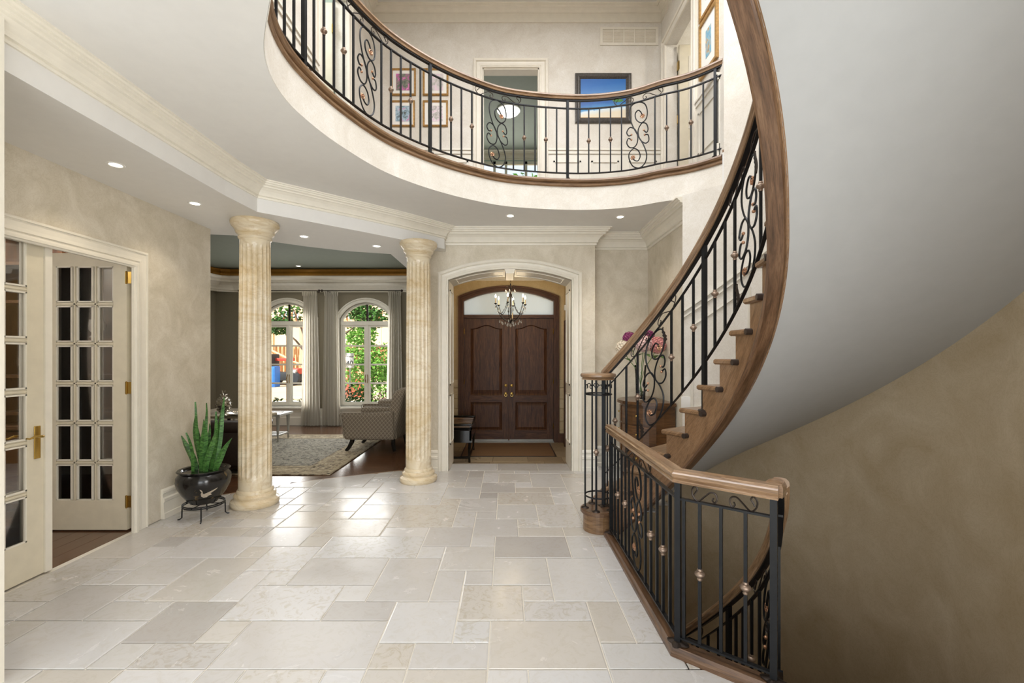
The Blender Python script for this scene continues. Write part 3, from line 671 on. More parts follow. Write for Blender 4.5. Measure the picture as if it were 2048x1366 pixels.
# curtail first step: a bull-nosed end that turns round the newel
NC = Vector((.795, 3.795))
def curtail(r, z0, z1, mb):
    pts = []
    a = [NC.x+r*cos(t) for t in (0,)]
    for i in range(15): t = -pi*.32-(pi*1.02)*i/14; pts.append((NC.x+r*cos(t), NC.y+r*sin(t)))
    q0 = cyl(thr(1)+(.028 if r > .14 else 0)/1.3, 2.1); q1 = cyl(thr(2), 2.1); q2 = cyl(thr(2), 1.27)
    pts += [(q0.x, q0.y), (q1.x, q1.y), (q2.x, q2.y)]
    return mb.prism(ccw(pts), z0, z1)
obj('riser', curtail(.128, 0, RISE-.036, MB()), 'oak', st)['label'] = 'oak curved riser of the bottom step'
mb = MB(); curtail(.152, RISE-.028, RISE-.006, mb); curtail(.145, RISE-.036, RISE, mb); obj('tread', mb, 'oak_dark', st)['label'] = 'bull-nosed bottom tread under the newel'
# cut stringer
def stringer_low(t): return max(0.0, zL(t)-.47) if t > -.75 else zL(t)-.47
sm = MB(); cols = []
for k in range(1, NSTEP):
    n = 5
    for i in range(n+1):
        t = thr(k)+(thr(k+1)-thr(k))*i/n
        if t < 1.11: cols.append((t, max(0.002, k*RISE-.034), stringer_low(t)))
vs = []; fs = []; uv = []
for (t, hi, lo) in cols:
    a = cyl(t, ri(t, 1.29)); b = cyl(t, ri(t, 1.335)); hi = max(hi, lo+.002); vs += [(a.x, a.y, lo), (a.x, a.y, hi), (b.x, b.y, hi), (b.x, b.y, lo)]
L_ = 0
for i in range(len(cols)-1):
    l = 1.3*abs(cols[i+1][0]-cols[i][0])
    for k in range(4):
        k2 = (k+1) % 4; f = (i*4+k, i*4+k2, (i+1)*4+k2, (i+1)*4+k); fs.append(f)
        # grain runs along the pitch
        uv.append([((L_ if j < (i+1)*4 else L_+l)*1.7+.75*vs[j][2], vs[j][2]*.6-(L_ if j < (i+1)*4 else L_+l)*.85+(.05 if j % 4 > 1 else 0)) for j in f])
    L_ += l
sm.add(vs, fs, uv); obj('stringer', sm, 'oak_panel', st)['label'] = 'cut oak side board below the tread ends'
tl_ = [.9-.03*i for i in range(70)]
cap = MB().sweep([Vector((cyl(t, ri(t, 1.3)).x, cyl(t, ri(t, 1.3)).y, stringer_low(t))) for t in tl_], [(.045, -.02), (.055, -.012), (.055, .012), (.045, .02), (-.014, .02), (-.022, .01), (-.022, -.012), (-.014, -.02)])
obj('stringer_moulding', cap, 'oak_dark', st)
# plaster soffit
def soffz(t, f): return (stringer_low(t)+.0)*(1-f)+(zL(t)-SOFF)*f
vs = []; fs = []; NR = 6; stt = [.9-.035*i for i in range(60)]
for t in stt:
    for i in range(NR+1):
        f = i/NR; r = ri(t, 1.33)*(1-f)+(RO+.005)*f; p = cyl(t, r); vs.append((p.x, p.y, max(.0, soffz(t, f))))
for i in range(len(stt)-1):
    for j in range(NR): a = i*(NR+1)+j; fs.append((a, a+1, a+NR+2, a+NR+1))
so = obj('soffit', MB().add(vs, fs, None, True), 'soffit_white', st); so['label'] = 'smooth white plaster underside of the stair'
# lower flight into the basement, mostly hidden behind the guard
lt = thing('basement_staircase', 'lower oak flight going down inside the stairwell opening', 'staircase', (CS.x, CS.y, -3))
def zlow(t): return -1.4024*(t+.62)
for k in range(1, 9):
    t0 = -.62+DT*(k-1); z = -k*RISE; pts = []
    for i in range(4): p = cyl(t0+DT*i/3, 1.30); pts.append((p.x, p.y))
    for i in range(3, -1, -1): p = cyl(t0+DT*i/3, RO-.02); pts.append((p.x, p.y))
    obj('tread', MB().prism(ccw(pts), z-.036, z), 'oak', lt); obj('riser', MB().prism(ccw([pts[0], pts[7], (cyl(t0-.008, RO-.02).x, cyl(t0-.008, RO-.02).y), (cyl(t0-.008, 1.3).x, cyl(t0-.008, 1.3).y)]), z, z+RISE-.036), 'trim_white', lt)
# well sides
struct('wall_well', MB().box(.80, .835, 2.19, 3.62, -3, -.006).prism([(.80, 2.19), (.835, 2.19), (1.2, 1.90), (1.17, 1.87), (.8, 2.15)], -3, -.006).prism([(.80, 3.6), (.835, 3.6), (1.72, 4.62), (1.69, 4.65)], -3, -.006), 'plaster_shaded')
struct('floor_basement', MB().box(.7, 3.0, .5, 5.2, -3.1, -3.0), 'oak_dark')

# ------------------------------------------------------------------ ironwork
S1 = [(822, 348), (810, 312), (790, 290), (770, 315), (778, 370), (815, 408), (850, 380), (856, 310), (835, 245), (785, 217), (740, 240), (727, 310), (745, 400), (788, 510), (830, 610), (852, 700), (840, 770), (800, 803), (755, 780), (728, 720), (725, 660), (755, 622), (790, 645), (805, 700), (790, 737), (765, 728), (750, 700)]
S2 = [(742, 494), (722, 500), (708, 465), (730, 428), (765, 450), (786, 510), (785, 570), (765, 608), (730, 605), (708, 562), (720, 523), (742, 540)]
S3 = [(832, 480), (852, 505), (862, 478), (850, 430), (820, 412), (793, 455), (792, 510), (812, 565), (845, 598), (868, 580), (862, 530), (838, 522)]
FR = [(176, 615), (184, 600), (194, 585), (182, 570), (165, 590), (170, 620), (196, 640), (232, 612), (262, 588), (288, 592), (296, 615), (285, 635), (272, 625), (278, 612)]
def build_railing(root, path, posts, bals, scrolls, hb, ht, hr0, hr1, post_lo, railw=.036, friezes=(), knz=None, handrail=True, leafs=(), bal_lo=None, rosette=True):
    P = [Vector(p) for p in path]; L = [0]
    for i in range(1, len(P)): L.append(L[-1]+hypot(P[i].x-P[i-1].x, P[i].y-P[i-1].y))
    def at(s):
        s = max(0, min(L[-1], s)); j = 0; lo, hi = 0, len(L)-2
        while lo < hi:
            m = (lo+hi+1)//2
            if L[m] <= s: lo = m
            else: hi = m-1
        j = lo; t = (s-L[j])/max(1e-9, L[j+1]-L[j]); d = P[j+1]-P[j]; return P[j].lerp(P[j+1], t), atan2(d.y, d.x)
    knz = knz if knz is not None else (hb+ht)/2
    flatbar = [(-.011, -.005), (.011, -.005), (.011, .005), (-.011, .005)]
    for h, nm in ((hb, 'bottom_rail'), (ht, 'top_rail')):
        obj(nm, MB().sweep(P, [(a, b+h) for a, b in flatbar]), 'iron', root)
    if handrail:
        H = hr1-hr0; w = railw
        pr = [(-w*.7, 0), (w*.7, 0), (w*.8, H*.12), (w*.62, H*.30), (w*.75, H*.42), (w, H*.55), (w*.96, H*.8), (w*.6, H*.97), (0, H), (-w*.6, H*.97), (-w*.96, H*.8), (-w, H*.55), (-w*.75, H*.42), (-w*.62, H*.30), (-w*.8, H*.12)]
        hd = obj('handrail', MB().sweep(P, [(a, b+hr0) for a, b in pr]), 'oak_rail', root)
        obj('core_rail', MB().sweep(P, [(-.016, hr0-.012), (.016, hr0-.012), (.016, hr0+.002), (-.016, hr0+.002)]), 'iron', root)
    kn_prof = [(0, -.03), (.011, -.03), (.013, -.024), (.010, -.019), (.018, -.012), (.024, -.004), (.025, .002), (.021, .009), (.012, .014), (.014, .019), (.011, .026), (.0, .027)]
    key = (round(ht-hb, 3), round(knz-hb, 3)); 
    if 'kn' not in CACHE: CACHE['kn'] = MB().lathe(kn_prof, seg=12).mesh('collar', M['bronze'])
    if key not in CACHE: CACHE[key] = MB().box(-.0072, .0072, -.0072, .0072, 0, ht-hb).mesh('baluster', M['iron'])
    for s, k in bals:
        p, a = at(s); b = obj('baluster', CACHE[key], 'iron', root, Vector(p)+Vector((0, 0, hb))-wloc(root)); b.rotation_euler = (0, 0, a)
        if k: obj('collar', CACHE['kn'], 'bronze', b, (0, 0, knz-hb))
    for s, ext in posts:
        p, a = at(s); zt = hr0; zb = post_lo(p, s) if callable(post_lo) else post_lo
        mb = MB().box(-.014, .014, -.014, .014, 0, p.z+zt-(p.z+zb) if not callable(post_lo) else p.z+zt-zb)
        base_z = (p.z+zb) if not callable(post_lo) else zb
        po = obj('post', mb, 'iron', root, Vector((p.x, p.y, base_z))-wloc(root)); po.rotation_euler = (0, 0, a)
        fm = MB()
        n = 24; vs = []; 
        for rr, zz in ((1, 0), (1, .004), (.45, .012)):
            for i in range(n): aa = 2*pi*i/n; q = .045*rr*(1+.22*cos(4*aa)); vs.append((q*cos(aa), q*sin(aa), zz))
        fs = [(L0*n+i, L0*n+(i+1) % n, (L0+1)*n+(i+1) % n, (L0+1)*n+i) for L0 in range(2) for i in range(n)]+[tuple(2*n+i for i in range(n))]
        fm.add(vs, fs); obj('foot_plate', fm, 'iron_dark', po, (0, 0, .001))
    for (s0, s1) in scrolls:
        def Mp(u, v, o=0):
            p, a = at(s0+(s1-s0)*u); return Vector((p.x-sin(a)*o, p.y+cos(a)*o, p.z+hb+(ht-hb)*v))
        sc = MB(); kx = 1/(900-682)
        def cv(pp): return [Mp((x-682)*kx, (806-y)/590) for x, y in [(q.x, q.y) for q in catmull([Vector((a_, b_, 0)) for a_, b_ in pp], 5)]]
        for pp in (S1, S2, S3): sc.tube(cv(pp), .0065, 6)
        so_ = obj('scroll_panel', sc, 'iron', root)
        if 'se' not in CACHE: CACHE['se'] = MB().ball((0, 0, 0), .011, 8, 6).mesh('scroll_end', M['copper'])
        for (x, y) in ((742, 494), (742, 540), (832, 480), (838, 522)): obj('scroll_end', CACHE['se'], 'copper', so_, Mp((x-682)*kx, (806-y)/590)-wloc(so_))
        for (x, y) in ((822, 350), (752, 700)):
            rb = MB(); q = Mp((x-682)*kx, (806-y)/590); p_, a_ = at(s0+(s1-s0)*(x-682)*kx)
            ex = Vector((cos(a_), sin(a_), 0)); ez = Vector((0, 0, 1)); en = Vector((-sin(a_), cos(a_), 0))
            for i in range(8):
                aa = 2*pi*i/8; c0 = q+(ex*cos(aa)+ez*sin(aa))*.017; d1 = ex*cos(aa)+ez*sin(aa); d2 = -ex*sin(aa)+ez*cos(aa)
                vs = [c0-d1*.012, c0+d2*.007+en*.006, c0+d1*.013+en*.002, c0-d2*.007+en*.006, c0-d2*.007-en*.006, c0+d2*.007-en*.006]
                rb.add(vs, [(0, 1, 3), (1, 2, 3), (0, 4, 5), (5, 4, 2), (0, 5, 1), (1, 5, 2), (3, 2, 4), (0, 3, 4)])
            rb.ball(q, .008, 8, 4); obj('rosette', rb, 'copper', so_)
    for (s0, s1) in friezes:
        def Mf(u, v): p, a = at(s0+(s1-s0)*u); return Vector((p.x, p.y, p.z+ht+.004+(hr0-ht-.014)*v))
        fm = MB()
        for mir in (False, True):
            pp = [((x-163)/(330), (641-y)/71) for x, y in FR]; pp = [((1-u), v) for u, v in pp] if mir else pp
            cvp = catmull([Vector((u*1.0, v, 0)) for u, v in pp], 5); fm.tube([Mf(q.x, q.y) for q in cvp], .0042, 5)
        obj('frieze_scroll', fm, 'iron_dark', root)
    for (s, hv, H) in leafs:
        p, a = at(s); ex = Vector((cos(a), sin(a), 0)); lm = MB(); vs = []; n = 11
        for i in range(n):
            f = i/(n-1); w = .022*sin(pi*min(1, f*.9+.08))*(1 if i % 2 else .55); c0 = Vector((p.x, p.y, p.z+hv+H*f))+ex*.012*sin(f*5)
            nn = Vector((-sin(a), cos(a), 0)); vs += [c0-ex*w-nn*.004, c0+nn*.008, c0+ex*w-nn*.004]
        fs = []
        for i in range(n-1):
            b = 3*i; fs += [(b, b+1, b+4, b+3), (b+1, b+2, b+5, b+4), (b+2, b, b+3, b+5)]
        obj('acanthus_leaf', lm.add(vs, fs), 'iron_dark', root)
    return at, L[-1]
CACHE = {}
# balcony railing: follows the opening, set back on the nosing
BP = [];
for i, p in enumerate(DR):
    a = DR[max(0, i-1)]; b = DR[min(len(DR)-1, i+1)]; t = (b-a).normalized(); BP.append(Vector((p.x-t.y*.02, p.y+t.x*.02, Z2)))
def s_px(path, px, cond=lambda p: True):
    L = 0; best = None
    for i in range(len(path)-1):
        p, q = path[i], path[i+1]; a = CX+F*p.x/p.y-px; b = CX+F*q.x/q.y-px; d = hypot(q.x-p.x, q.y-p.y)
        if cond(p) and a*b <= 0 and p.y > 0: best = L+d*(a/(a-b) if a != b else 0)
        L += d
    return best
pst = [s_px(BP, px, lambda p: p.y > 2.6) for px in (860, 1135, 1431)]
s605 = s_px(BP, 608, lambda p: p.y > 2.55) or pst[0]-1.55
pst = [s605-(pst[0]-s605), s605]+pst
bals = []; scr = []; fri = []
for a, b in zip(pst[:-1], pst[1:]):
    u = (b-a)/13
    for i in (1, 2, 3, 4, 5, 8, 9, 10, 11, 12): bals.append((a+u*i, i in (2, 4, 9, 11)))
    scr.append((a+5.15*u, a+7.85*u)); fri.append((a+4.3*u, a+8.7*u))
u = (pst[1]-pst[0])/13
for i in range(1, 5): bals.append((pst[0]-u*i, i % 2 == 0))
br = thing('balcony_railing', 'curved balcony railing with oak handrail and black scrolled ironwork around the upper gallery', 'railing', (0.7, 4.8, Z2))
build_railing(br, BP, [(s, 0) for s in pst], bals, scr, .075, .80, .895, .955, .002, friezes=fri, railw=.034)
# stair railing
rt = [1.03-.015*i for i in range(150)]
SP = [Vector((cyl(t, ri(t, 1.31)).x, cyl(t, ri(t, 1.31)).y, zL(t))) for t in rt if t > -1.22]
def st_s(t): return (1.03-t)*1.31
bals = []; scr = []; fri = []; posts = []; leafs = []
for tp in (1.02, .316, -.386):
    u = .078
    for i in (1, 2, 3, 6, 7, 8): 
        bals.append((st_s(tp-u*i), i % 2 == (1 if i < 5 else 0)))
    scr.append((st_s(tp-3.15*u), st_s(tp-5.9*u))); fri.append((st_s(tp-2.4*u), st_s(tp-6.4*u))); posts.append((st_s(tp), 0)); leafs += [(st_s(tp-5.35*u), .70, .14), (st_s(tp-3.3*u), .17, .14)]
posts.append((st_s(-1.09), 0))
def stair_post_lo(p, s):
    t = 1.03-s/1.31; k = max(1, int((1.231-t)/DT)); return k*RISE
sr = thing('stair_railing', 'oak handrail and black scrolled iron balustrade climbing the curved stair', 'railing', (CS.x, CS.y, 0))
build_railing(sr, SP, posts, bals, scr, .16, .89, .995, 1.085, stair_post_lo, friezes=fri, leafs=leafs, knz=.53)
# newel cage
nz = RISE
nw = thing('newel_cage', 'round iron newel cage with oak cap on the bottom stair step', 'newel', (NC.x, NC.y, nz))
obj('cap', MB().lathe([(0, 0), (.135, 0), (.14, .008), (.132, .016), (.150, .026), (.152, .04), (.145, .052), (.13, .056), (0, .058)], seg=32), 'oak_rail', nw, (0, 0, 1.105))['label'] = 'round moulded oak cap'
for z, r in ((.98, .112), (.11, .112)):
    pts = [(NC.x+r*cos(2*pi*i/28), NC.y+r*sin(2*pi*i/28), nz+z) for i in range(28)]; obj('ring', MB().tube(pts, .007, 6, closed=True), 'iron', nw)
for i in range(5):
    a = -pi/2-.35+2*pi*i/5; b = obj('baluster', MB().tube([(0, 0, 0), (0, 0, 1.105)], .0075 if i else .009, 8), 'iron', nw, (.112*cos(a), .112*sin(a), 0))
    if i in (0, 2): obj('collar', CACHE['kn'], 'bronze', b, (0, 0, .50))
    obj('foot_plate', MB().lathe([(0, 0), (.034, 0), (.03, .005), (.012, .012), (0, .013)], seg=12), 'iron_dark', b, (0, 0, .001))
for i in range(5):
    a0 = -pi/2-.35+2*pi*i/5; sm_ = MB()
    for mir in (1, -1):
        pts = []
        for j in range(22):
            th = j/21*4.6; rr = .004+.030*(1-j/21)*1.0; c0 = a0+2*pi/5/2+mir*.25; x_ = rr*cos(th)*mir; z_ = rr*sin(th)
            an = c0+x_/.112; pts.append((NC.x+.112*cos(an), NC.y+.112*sin(an), nz+1.04+z_))
        sm_.tube(pts, .004, 5)
    obj('frieze_scroll', sm_, 'iron', nw)
# guard railing around the stairwell
GP = [Vector((.857, 3.59, 0)), Vector((.865, 2.213, 0)), Vector((1.19, 1.955, 0))]
g1 = (GP[1]-GP[0]).length; g2 = (GP[2]-GP[1]).length
gr = thing('stairwell_guard', 'angled guard railing with square oak handrail beside the limestone floor', 'railing', (.86, 2.9, 0))
sY = lambda Y: 3.59-Y
bals = [(sY(3.47), False), (sY(3.37), True), (sY(3.27), False), (sY(3.17), True), (sY(3.08), False), (sY(2.722), False), (sY(2.62), True), (sY(2.515), False), (sY(2.42), True), (sY(2.32), False)]
bals += [(g1+g2*.07, False), (g1+g2*.25, True), (g1+g2*.48, False), (g1+g2*.73, True)]
build_railing(gr, GP, [(0.0, 0), (g1, 0), (g1+g2, 0)], bals, [(sY(3.06), sY(2.745))], .085, .78, .865, .93, .052, friezes=[(sY(3.16), sY(2.62)), (g1+g2*.16, g1+g2*.85)], handrail=False, knz=.43)
hp = [(-.034, 0), (.034, 0), (.036, .010), (.028, .018), (.037, .028), (.038, .044), (.030, .050), (.026, .062), (-.026, .062), (-.030, .050), (-.038, .044), (-.037, .028), (-.028, .018), (-.036, .010)]
GE = [GP[0]+Vector((0, .05, 0)), GP[1], GP[2]+(GP[2]-GP[1]).normalized()*.02]
obj('handrail', MB().sweep(GE, [(a, b+.865) for a, b in hp]), 'oak_rail', gr)
obj('handrail_cap', MB().lathe([(0, 0), (.05, 0), (.055, .015), (.055, .045), (.045, .062), (.02, .07), (0, .07)], seg=4), 'oak_rail', gr, Vector((1.215, 1.985, .868))-wloc(gr))['label'] = 'square oak block that ends the handrail'
obj('shoe_board', MB().sweep([GP[0]+Vector((0, .07, 0)), GP[1], GP[2]+(GP[2]-GP[1]).normalized()*.15], [(.045, -.03), (.045, .02), (.036, .03), (.030, .048), (-.03, .048), (-.036, .03), (-.045, .02), (-.045, -.03)]), 'oak_dark', gr)['label'] = 'moulded dark oak base board'
# lower flight rail
lr = thing('basement_railing', 'curved oak handrail with iron scrolls descending inside the stairwell', 'railing', (CS.x, CS.y, -3))
BPp = [Vector((cyl(t, 1.30).x, cyl(t, 1.30).y, zlow(t))) for t in [-.60+.03*i for i in range(48)]]
s_ = lambda t: (t+.60)*1.30
build_railing(lr, BPp, [(s_(.12), 0), (s_(.80), 0)], [(s_(-.45), False), (s_(-.38), True), (s_(-.16), False), (s_(-.08), True), (s_(0), False), (s_(.06), True), (s_(.2), False), (s_(.28), True), (s_(.36), False), (s_(.62), True), (s_(.7), False)], [(s_(-.37), s_(-.17)), (s_(.38), s_(.60))], .10, .80, .90, .975, lambda p, s: p.z-.1, friezes=[(s_(-.44), s_(-.1)), (s_(.32), s_(.66))], leafs=[(s_(-.35), .62, .14), (s_(.41), .62, .14), (s_(-.25), .5, .12)])

# ------------------------------------------------------------------ marble columns
def column(x, y, lab):
    c = thing('column', lab, 'column', (x, y, 0), group=None)
    obj('base', MB().lathe([(0, 0), (.212, 0), (.218, .012), (.222, .03), (.218, .055), (.20, .068), (.19, .075), (.188, .088), (.192, .098), (.19, .112), (.178, .122), (.168, .130), (.166, .150), (.155, .165), (0, .165)], seg=48), 'marble', c, (0, 0, 0))
    def fl(a, z):
        if z < .28 or z > 2.60: return 1
        k = min(1, (z-.28)/.03, (2.60-z)/.03); w = (a*20/(2*pi)) % 1; d = max(0, sin(pi*w))**.6; return 1-.085*k*d*(1 if .12 < w < .88 else .0)
    zs = [.16, .18, .27, .29, .31, .33]+[.33+2.2*i/12 for i in range(1, 12)]+[2.55, 2.58, 2.60, 2.62, 2.66]
    obj('shaft', MB().lathe([(.150-.012*((z-.16)/2.5)**2, z) for z in zs], seg=160, mod=fl), 'marble', c, (0, 0, 0))
    obj('capital', MB().lathe([(0, 2.65), (.140, 2.65), (.150, 2.66), (.154, 2.672), (.148, 2.684), (.155, 2.70), (.172, 2.715), (.178, 2.73), (.176, 2.742), (.192, 2.762), (.212, 2.785), (.220, 2.80), (.222, 2.825), (.215, 2.84), (0, 2.84)], seg=48), 'marble', c, (0, 0, 0))
column(-2.53, 4.44, 'fluted onyx marble column nearer the camera beside the potted plant')
column(-1.045, 5.26, 'fluted onyx marble column farther back beside the entry arch')

# ------------------------------------------------------------------ french doors
LW, LH = .72, 2.37
def leaf(name, label, loc, rz, handle, hinges):
    d = thing(name, label, 'door', loc, rz)          # local: x along the leaf from the hinge, y thickness
    th = .022; stl = .115; brl = .26; trl = .115; gw = (LW-2*stl-2*.045)/3; gh = (LH-brl-trl-5*.036)/6
    fr = MB().box(0, stl, -th, th, .008, LH).box(LW-stl, LW, -th, th, .008, LH).box(stl, LW-stl, -th, th, .008, brl).box(stl, LW-stl, -th, th, LH-trl, LH)
    obj('stile_and_rail', fr, 'door_cream', d, (0, 0, 0))
    for i in range(2):
        x = stl+gw*(i+1)+.045*i; mt = MB().box(x+.008, x+.037, -th*.55, th*.55, brl, LH-trl).box(x+.016, x+.029, -th*.9, th*.9, brl, LH-trl); obj('muntin', mt, 'door_cream', d, (0, 0, 0))
    for j in range(5):
        z = brl+gh*(j+1)+.036*j; obj('muntin', MB().box(stl, LW-stl, -th*.55, th*.55, z+.004, z+.032).box(stl, LW-stl, -th*.9, th*.9, z+.012, z+.024), 'door_cream', d, (0, 0, 0))
    for i in range(3):
        for j in range(6):
            x = stl+(gw+.045)*i; z = brl+(gh+.036)*j
            obj('pane', MB().box(x-.008, x+gw+.008, -.003, .003, z-.004, z+gh+.004), 'glass', d, (0, 0, 0))
    bd = MB()
    for sy in (-1, 1):
        for i in range(3):
            for j in range(6):
                x = stl+(gw+.045)*i; z = brl+(gh+.036)*j; b = .009; y0, y1 = sorted((sy*th*.35, sy*th*.95))
                bd.box(x-.002, x+b, y0, y1, z, z+gh).box(x+gw-b, x+gw+.002, y0, y1, z, z+gh).box(x, x+gw, y0, y1, z-.002, z+b).box(x, x+gw, y0, y1, z+gh-b, z+gh+.002)
    bdo = obj('glazing_bead', bd, 'trim', d, (0, 0, 0))
    if handle:
        for sy in (1, -1):
            h = obj('handle_plate', MB().rbox(LW-.075, LW-.035, min(sy*th, sy*(th+.008)), max(sy*th, sy*(th+.008)), .80, 1.02, .015, 3), 'brass', d, (0, 0, 0))
            obj('lever', MB().tube([(LW-.055, sy*th, .95), (LW-.055, sy*(th+.045), .95), (LW-.07, sy*(th+.052), .952), (LW-.11, sy*(th+.05), .958), (LW-.145, sy*(th+.05), .948), (LW-.165, sy*(th+.05), .955)], [.009, .009, .009, .008, .006, .005], 8), 'brass', h, (0, 0, 0))
    for z in hinges:
        h = obj('hinge', MB().box(-.003, .012, th-.002, th+.003, z-.05, z+.05).box(-.04, -.003, th-.002, th+.003, z-.05, z+.05).tube([(-.002, th+.006, z-.055), (-.002, th+.006, z+.055)], .006, 8), 'brass', d, (0, 0, 0))
    return d
# closed leaf nearer the camera: hinge at Y 2.32, runs +Y
ld = leaf('french_door', 'closed cream french door with brass lever handle nearest the camera', (XL-.045, OY0+.01, 0), pi/2, True, [])
obj('astragal', MB().box(LW-.012, LW+.035, -.035, .035, .008, LH), 'trim', ld, (0, 0, 0))
leaf('french_door', 'cream french door standing open into the dark library with brass hinges', (XL-.085, OY1-.08, 0), pi, False, [.25, 1.22, 2.16])
# library beyond: panelled shelves
struct('wall_library', MB().box(-5.6, -3.3, 4.35, 4.45, 0, 2.9).box(-5.7, -5.6, 1.5, 4.45, 0, 2.9).box(-5.6, -3.3, 1.5, 1.6, 0, 2.9), 'library_wood')
struct('ceiling_library', MB().box(-5.7, -3.3, 1.5, 4.45, 2.84, 2.9), 'library_wood')
bk = thing('bookcase', 'dark mahogany bookcase seen through the french doors', 'bookcase', (-4.3, 4.2, 0))
for x in (-5.45, -4.82, -4.2, -3.62, -3.40): obj('upright', MB().box(x-.02, x+.02, 4.14, 4.35, 0, 2.8), 'library_wood', bk)
for z in (.95, 1.3, 1.65, 2.0, 2.36, 2.7): obj('shelf', MB().box(-5.45, -3.40, 4.12, 4.35, z-.015, z+.015), 'oak_dark' if z < 2.6 else 'library_wood', bk)
obj('worktop', MB().rbox(-5.5, -3.38, 4.08, 4.35, .80, .84, .01), 'oak_dark', bk)
for i, x in enumerate((-5.43, -4.80, -4.18, -3.60)):
    w = .56 if i < 3 else .18; dd = obj('cupboard_door', MB().rbox(x, x+w, 4.11, 4.14, .1, .78, .008, 2), 'library_wood', bk)
    if w > .3: obj('raised_panel', MB().rbox(x+.08, x+w-.08, 4.095, 4.13, .18, .70, .02, 2), 'library_wood', dd)
for i, (x, z, hgt, lab) in enumerate([(-4.62, 1.315, .2, 'small pewter urn on the library shelf nearest the open door edge'), (-3.95, 1.67, .16, 'black and white figurine on a library shelf behind the open door'), (-4.45, 2.02, .22, 'round glass vase on the upper library shelf')]):
    o = obj('ornament', MB().lathe([(0, 0), (.05, 0), (.035, .02), (.03, .04), (.07, .09), (.075, .13), (.05, .17), (.03, hgt), (0, hgt)], seg=16), ['silver', 'plastic_white', 'silver'][i], None, (x, 4.24, z)); tag(o, lab, 'ornament')
for i in range(9):
    h_ = .2+.03*((i*7) % 4); x = -5.30+i*.045; o = obj('book', MB().rbox(-.018, .018, -.09, .09, 0, h_, .004, 1), flat('book_cloth_%d' % i, ['6B2E22', '2E3D4F', '5B4A2C', '3B4A34', '7A6A4C', '40272E', '2B2B30', '6E5A3E', '513021'][i], .7), None, (x, 4.24, 2.015)); tag(o, ['oxblood', 'navy blue', 'olive brown', 'moss green', 'pale tan', 'plum brown', 'charcoal', 'ochre brown', 'russet'][i]+' cloth-bound book in the row on the library shelf', 'book', 'books on the library shelf')

# ------------------------------------------------------------------ plant
pt = (-3.0+.08, 4.28, 0)
PX, PY = -2.80, 4.08
rk = thing('plant_stand', 'low round black iron stand under the painted plant pot', 'plant stand', (PX, PY, 0))
for r_, z in ((.165, .135), (.165, .12)):
    obj('ring', MB().tube([(PX+r_*cos(2*pi*i/28), PY+r_*sin(2*pi*i/28), z) for i in range(28)], .006, 6, closed=True), 'iron', rk)
for i in range(4):
    a = pi/4*.6+i*pi/2; c_, s__ = cos(a), sin(a); obj('leg', MB().tube([(PX+.165*c_, PY+.165*s__, .135), (PX+.168*c_, PY+.168*s__, .02), (PX+.185*c_, PY+.185*s__, .006), (PX+.20*c_, PY+.20*s__, .006)], .006, 6), 'iron', rk)
obj('cross_bar', MB().tube([(PX-.165, PY, .128), (PX+.165, PY, .128)], .005, 6).tube([(PX, PY-.165, .128), (PX, PY+.165, .128)], .005, 6), 'iron', rk)
pot = thing('plant_pot', 'round black lacquer pot painted with white cranes on an iron stand', 'pot', (PX, PY, .142))
PP = [(0, .004), (.11, 0), (.115, .01), (.14, .04), (.175, .09), (.205, .15), (.218, .20), (.215, .245), (.195, .275), (.188, .285), (.205, .292), (.212, .30), (.205, .308), (.175, .306), (.165, .29), (.16, .25), (0, .25)]
obj('body', MB().lathe(PP[:10], seg=48), 'pot', pot, (0, 0, 0)); obj('rim', MB().lathe(PP[9:15], seg=48), 'black_lacquer', pot, (0, 0, 0)); obj('soil', MB().lathe([(.166, .262), (.08, .27), (0, .272)], seg=24), 'moss', pot, (0, 0, 0))
def pot_r(z):
    for (r0, z0), (r1, z1) in zip(PP[:-1], PP[1:]):
        if z0 <= z <= z1 and r0 > .1: return r0+(r1-r0)*(z-z0)/max(1e-6, z1-z0)
    return .2
def decal(poly, mat, nm, ang, zc, sc):
    tr = tessellate_polygon([[Vector((x, y, 0)) for x, y in poly]]); tris = [[Vector(poly[i]) for i in t] for t in tr]
    for _ in range(2):
        nt = []
        for a, b, c in tris: ab, bc, ca = (a+b)/2, (b+c)/2, (c+a)/2; nt += [(a, ab, ca), (ab, b, bc), (ca, bc, c), (ab, bc, ca)]
        tris = nt
    mb = MB()
    for t in tris:
        vs = []
        for p in t:
            z = zc+p.y*sc; r = pot_r(z)+.0016; th = ang+p.x*sc/.2; vs.append((r*cos(th), r*sin(th), z))
        mb.add(vs, [(0, 1, 2)]); mb.add(vs, [(0, 2, 1)])
    o = obj(nm, mb, mat, pot, (0, 0, 0)); return o
crane = [(-1.0, .95), (-.85, .55), (-.75, .45), (-.9, .1), (-.85, -.35), (-.5, -.65), (0, -.6), (.3, -.35), (.8, -.25), (.5, 0), (1.3, .55), (1.45, .8), (.6, .45), (0, .2), (-.45, .05), (-.6, .15), (-.62, .5), (-.72, .72)]
decal(crane, 'cream_petal', 'crane', -pi/2+.72, .115, .055); decal([(-.2, .9), (.5, 1.0), (.3, .6), (1.2, -1.3), (.5, -.9), (.1, .1), (-.1, -.5), (-.5, -.6), (-.7, 0), (-.9, .3), (-.75, .7)], 'cream_petal', 'crane', -pi/2-.95, .19, .055)
sp_ = thing('snake_plant', 'green snake plant with upright pointed leaves in the black pot', 'plant', (PX, PY, .40))
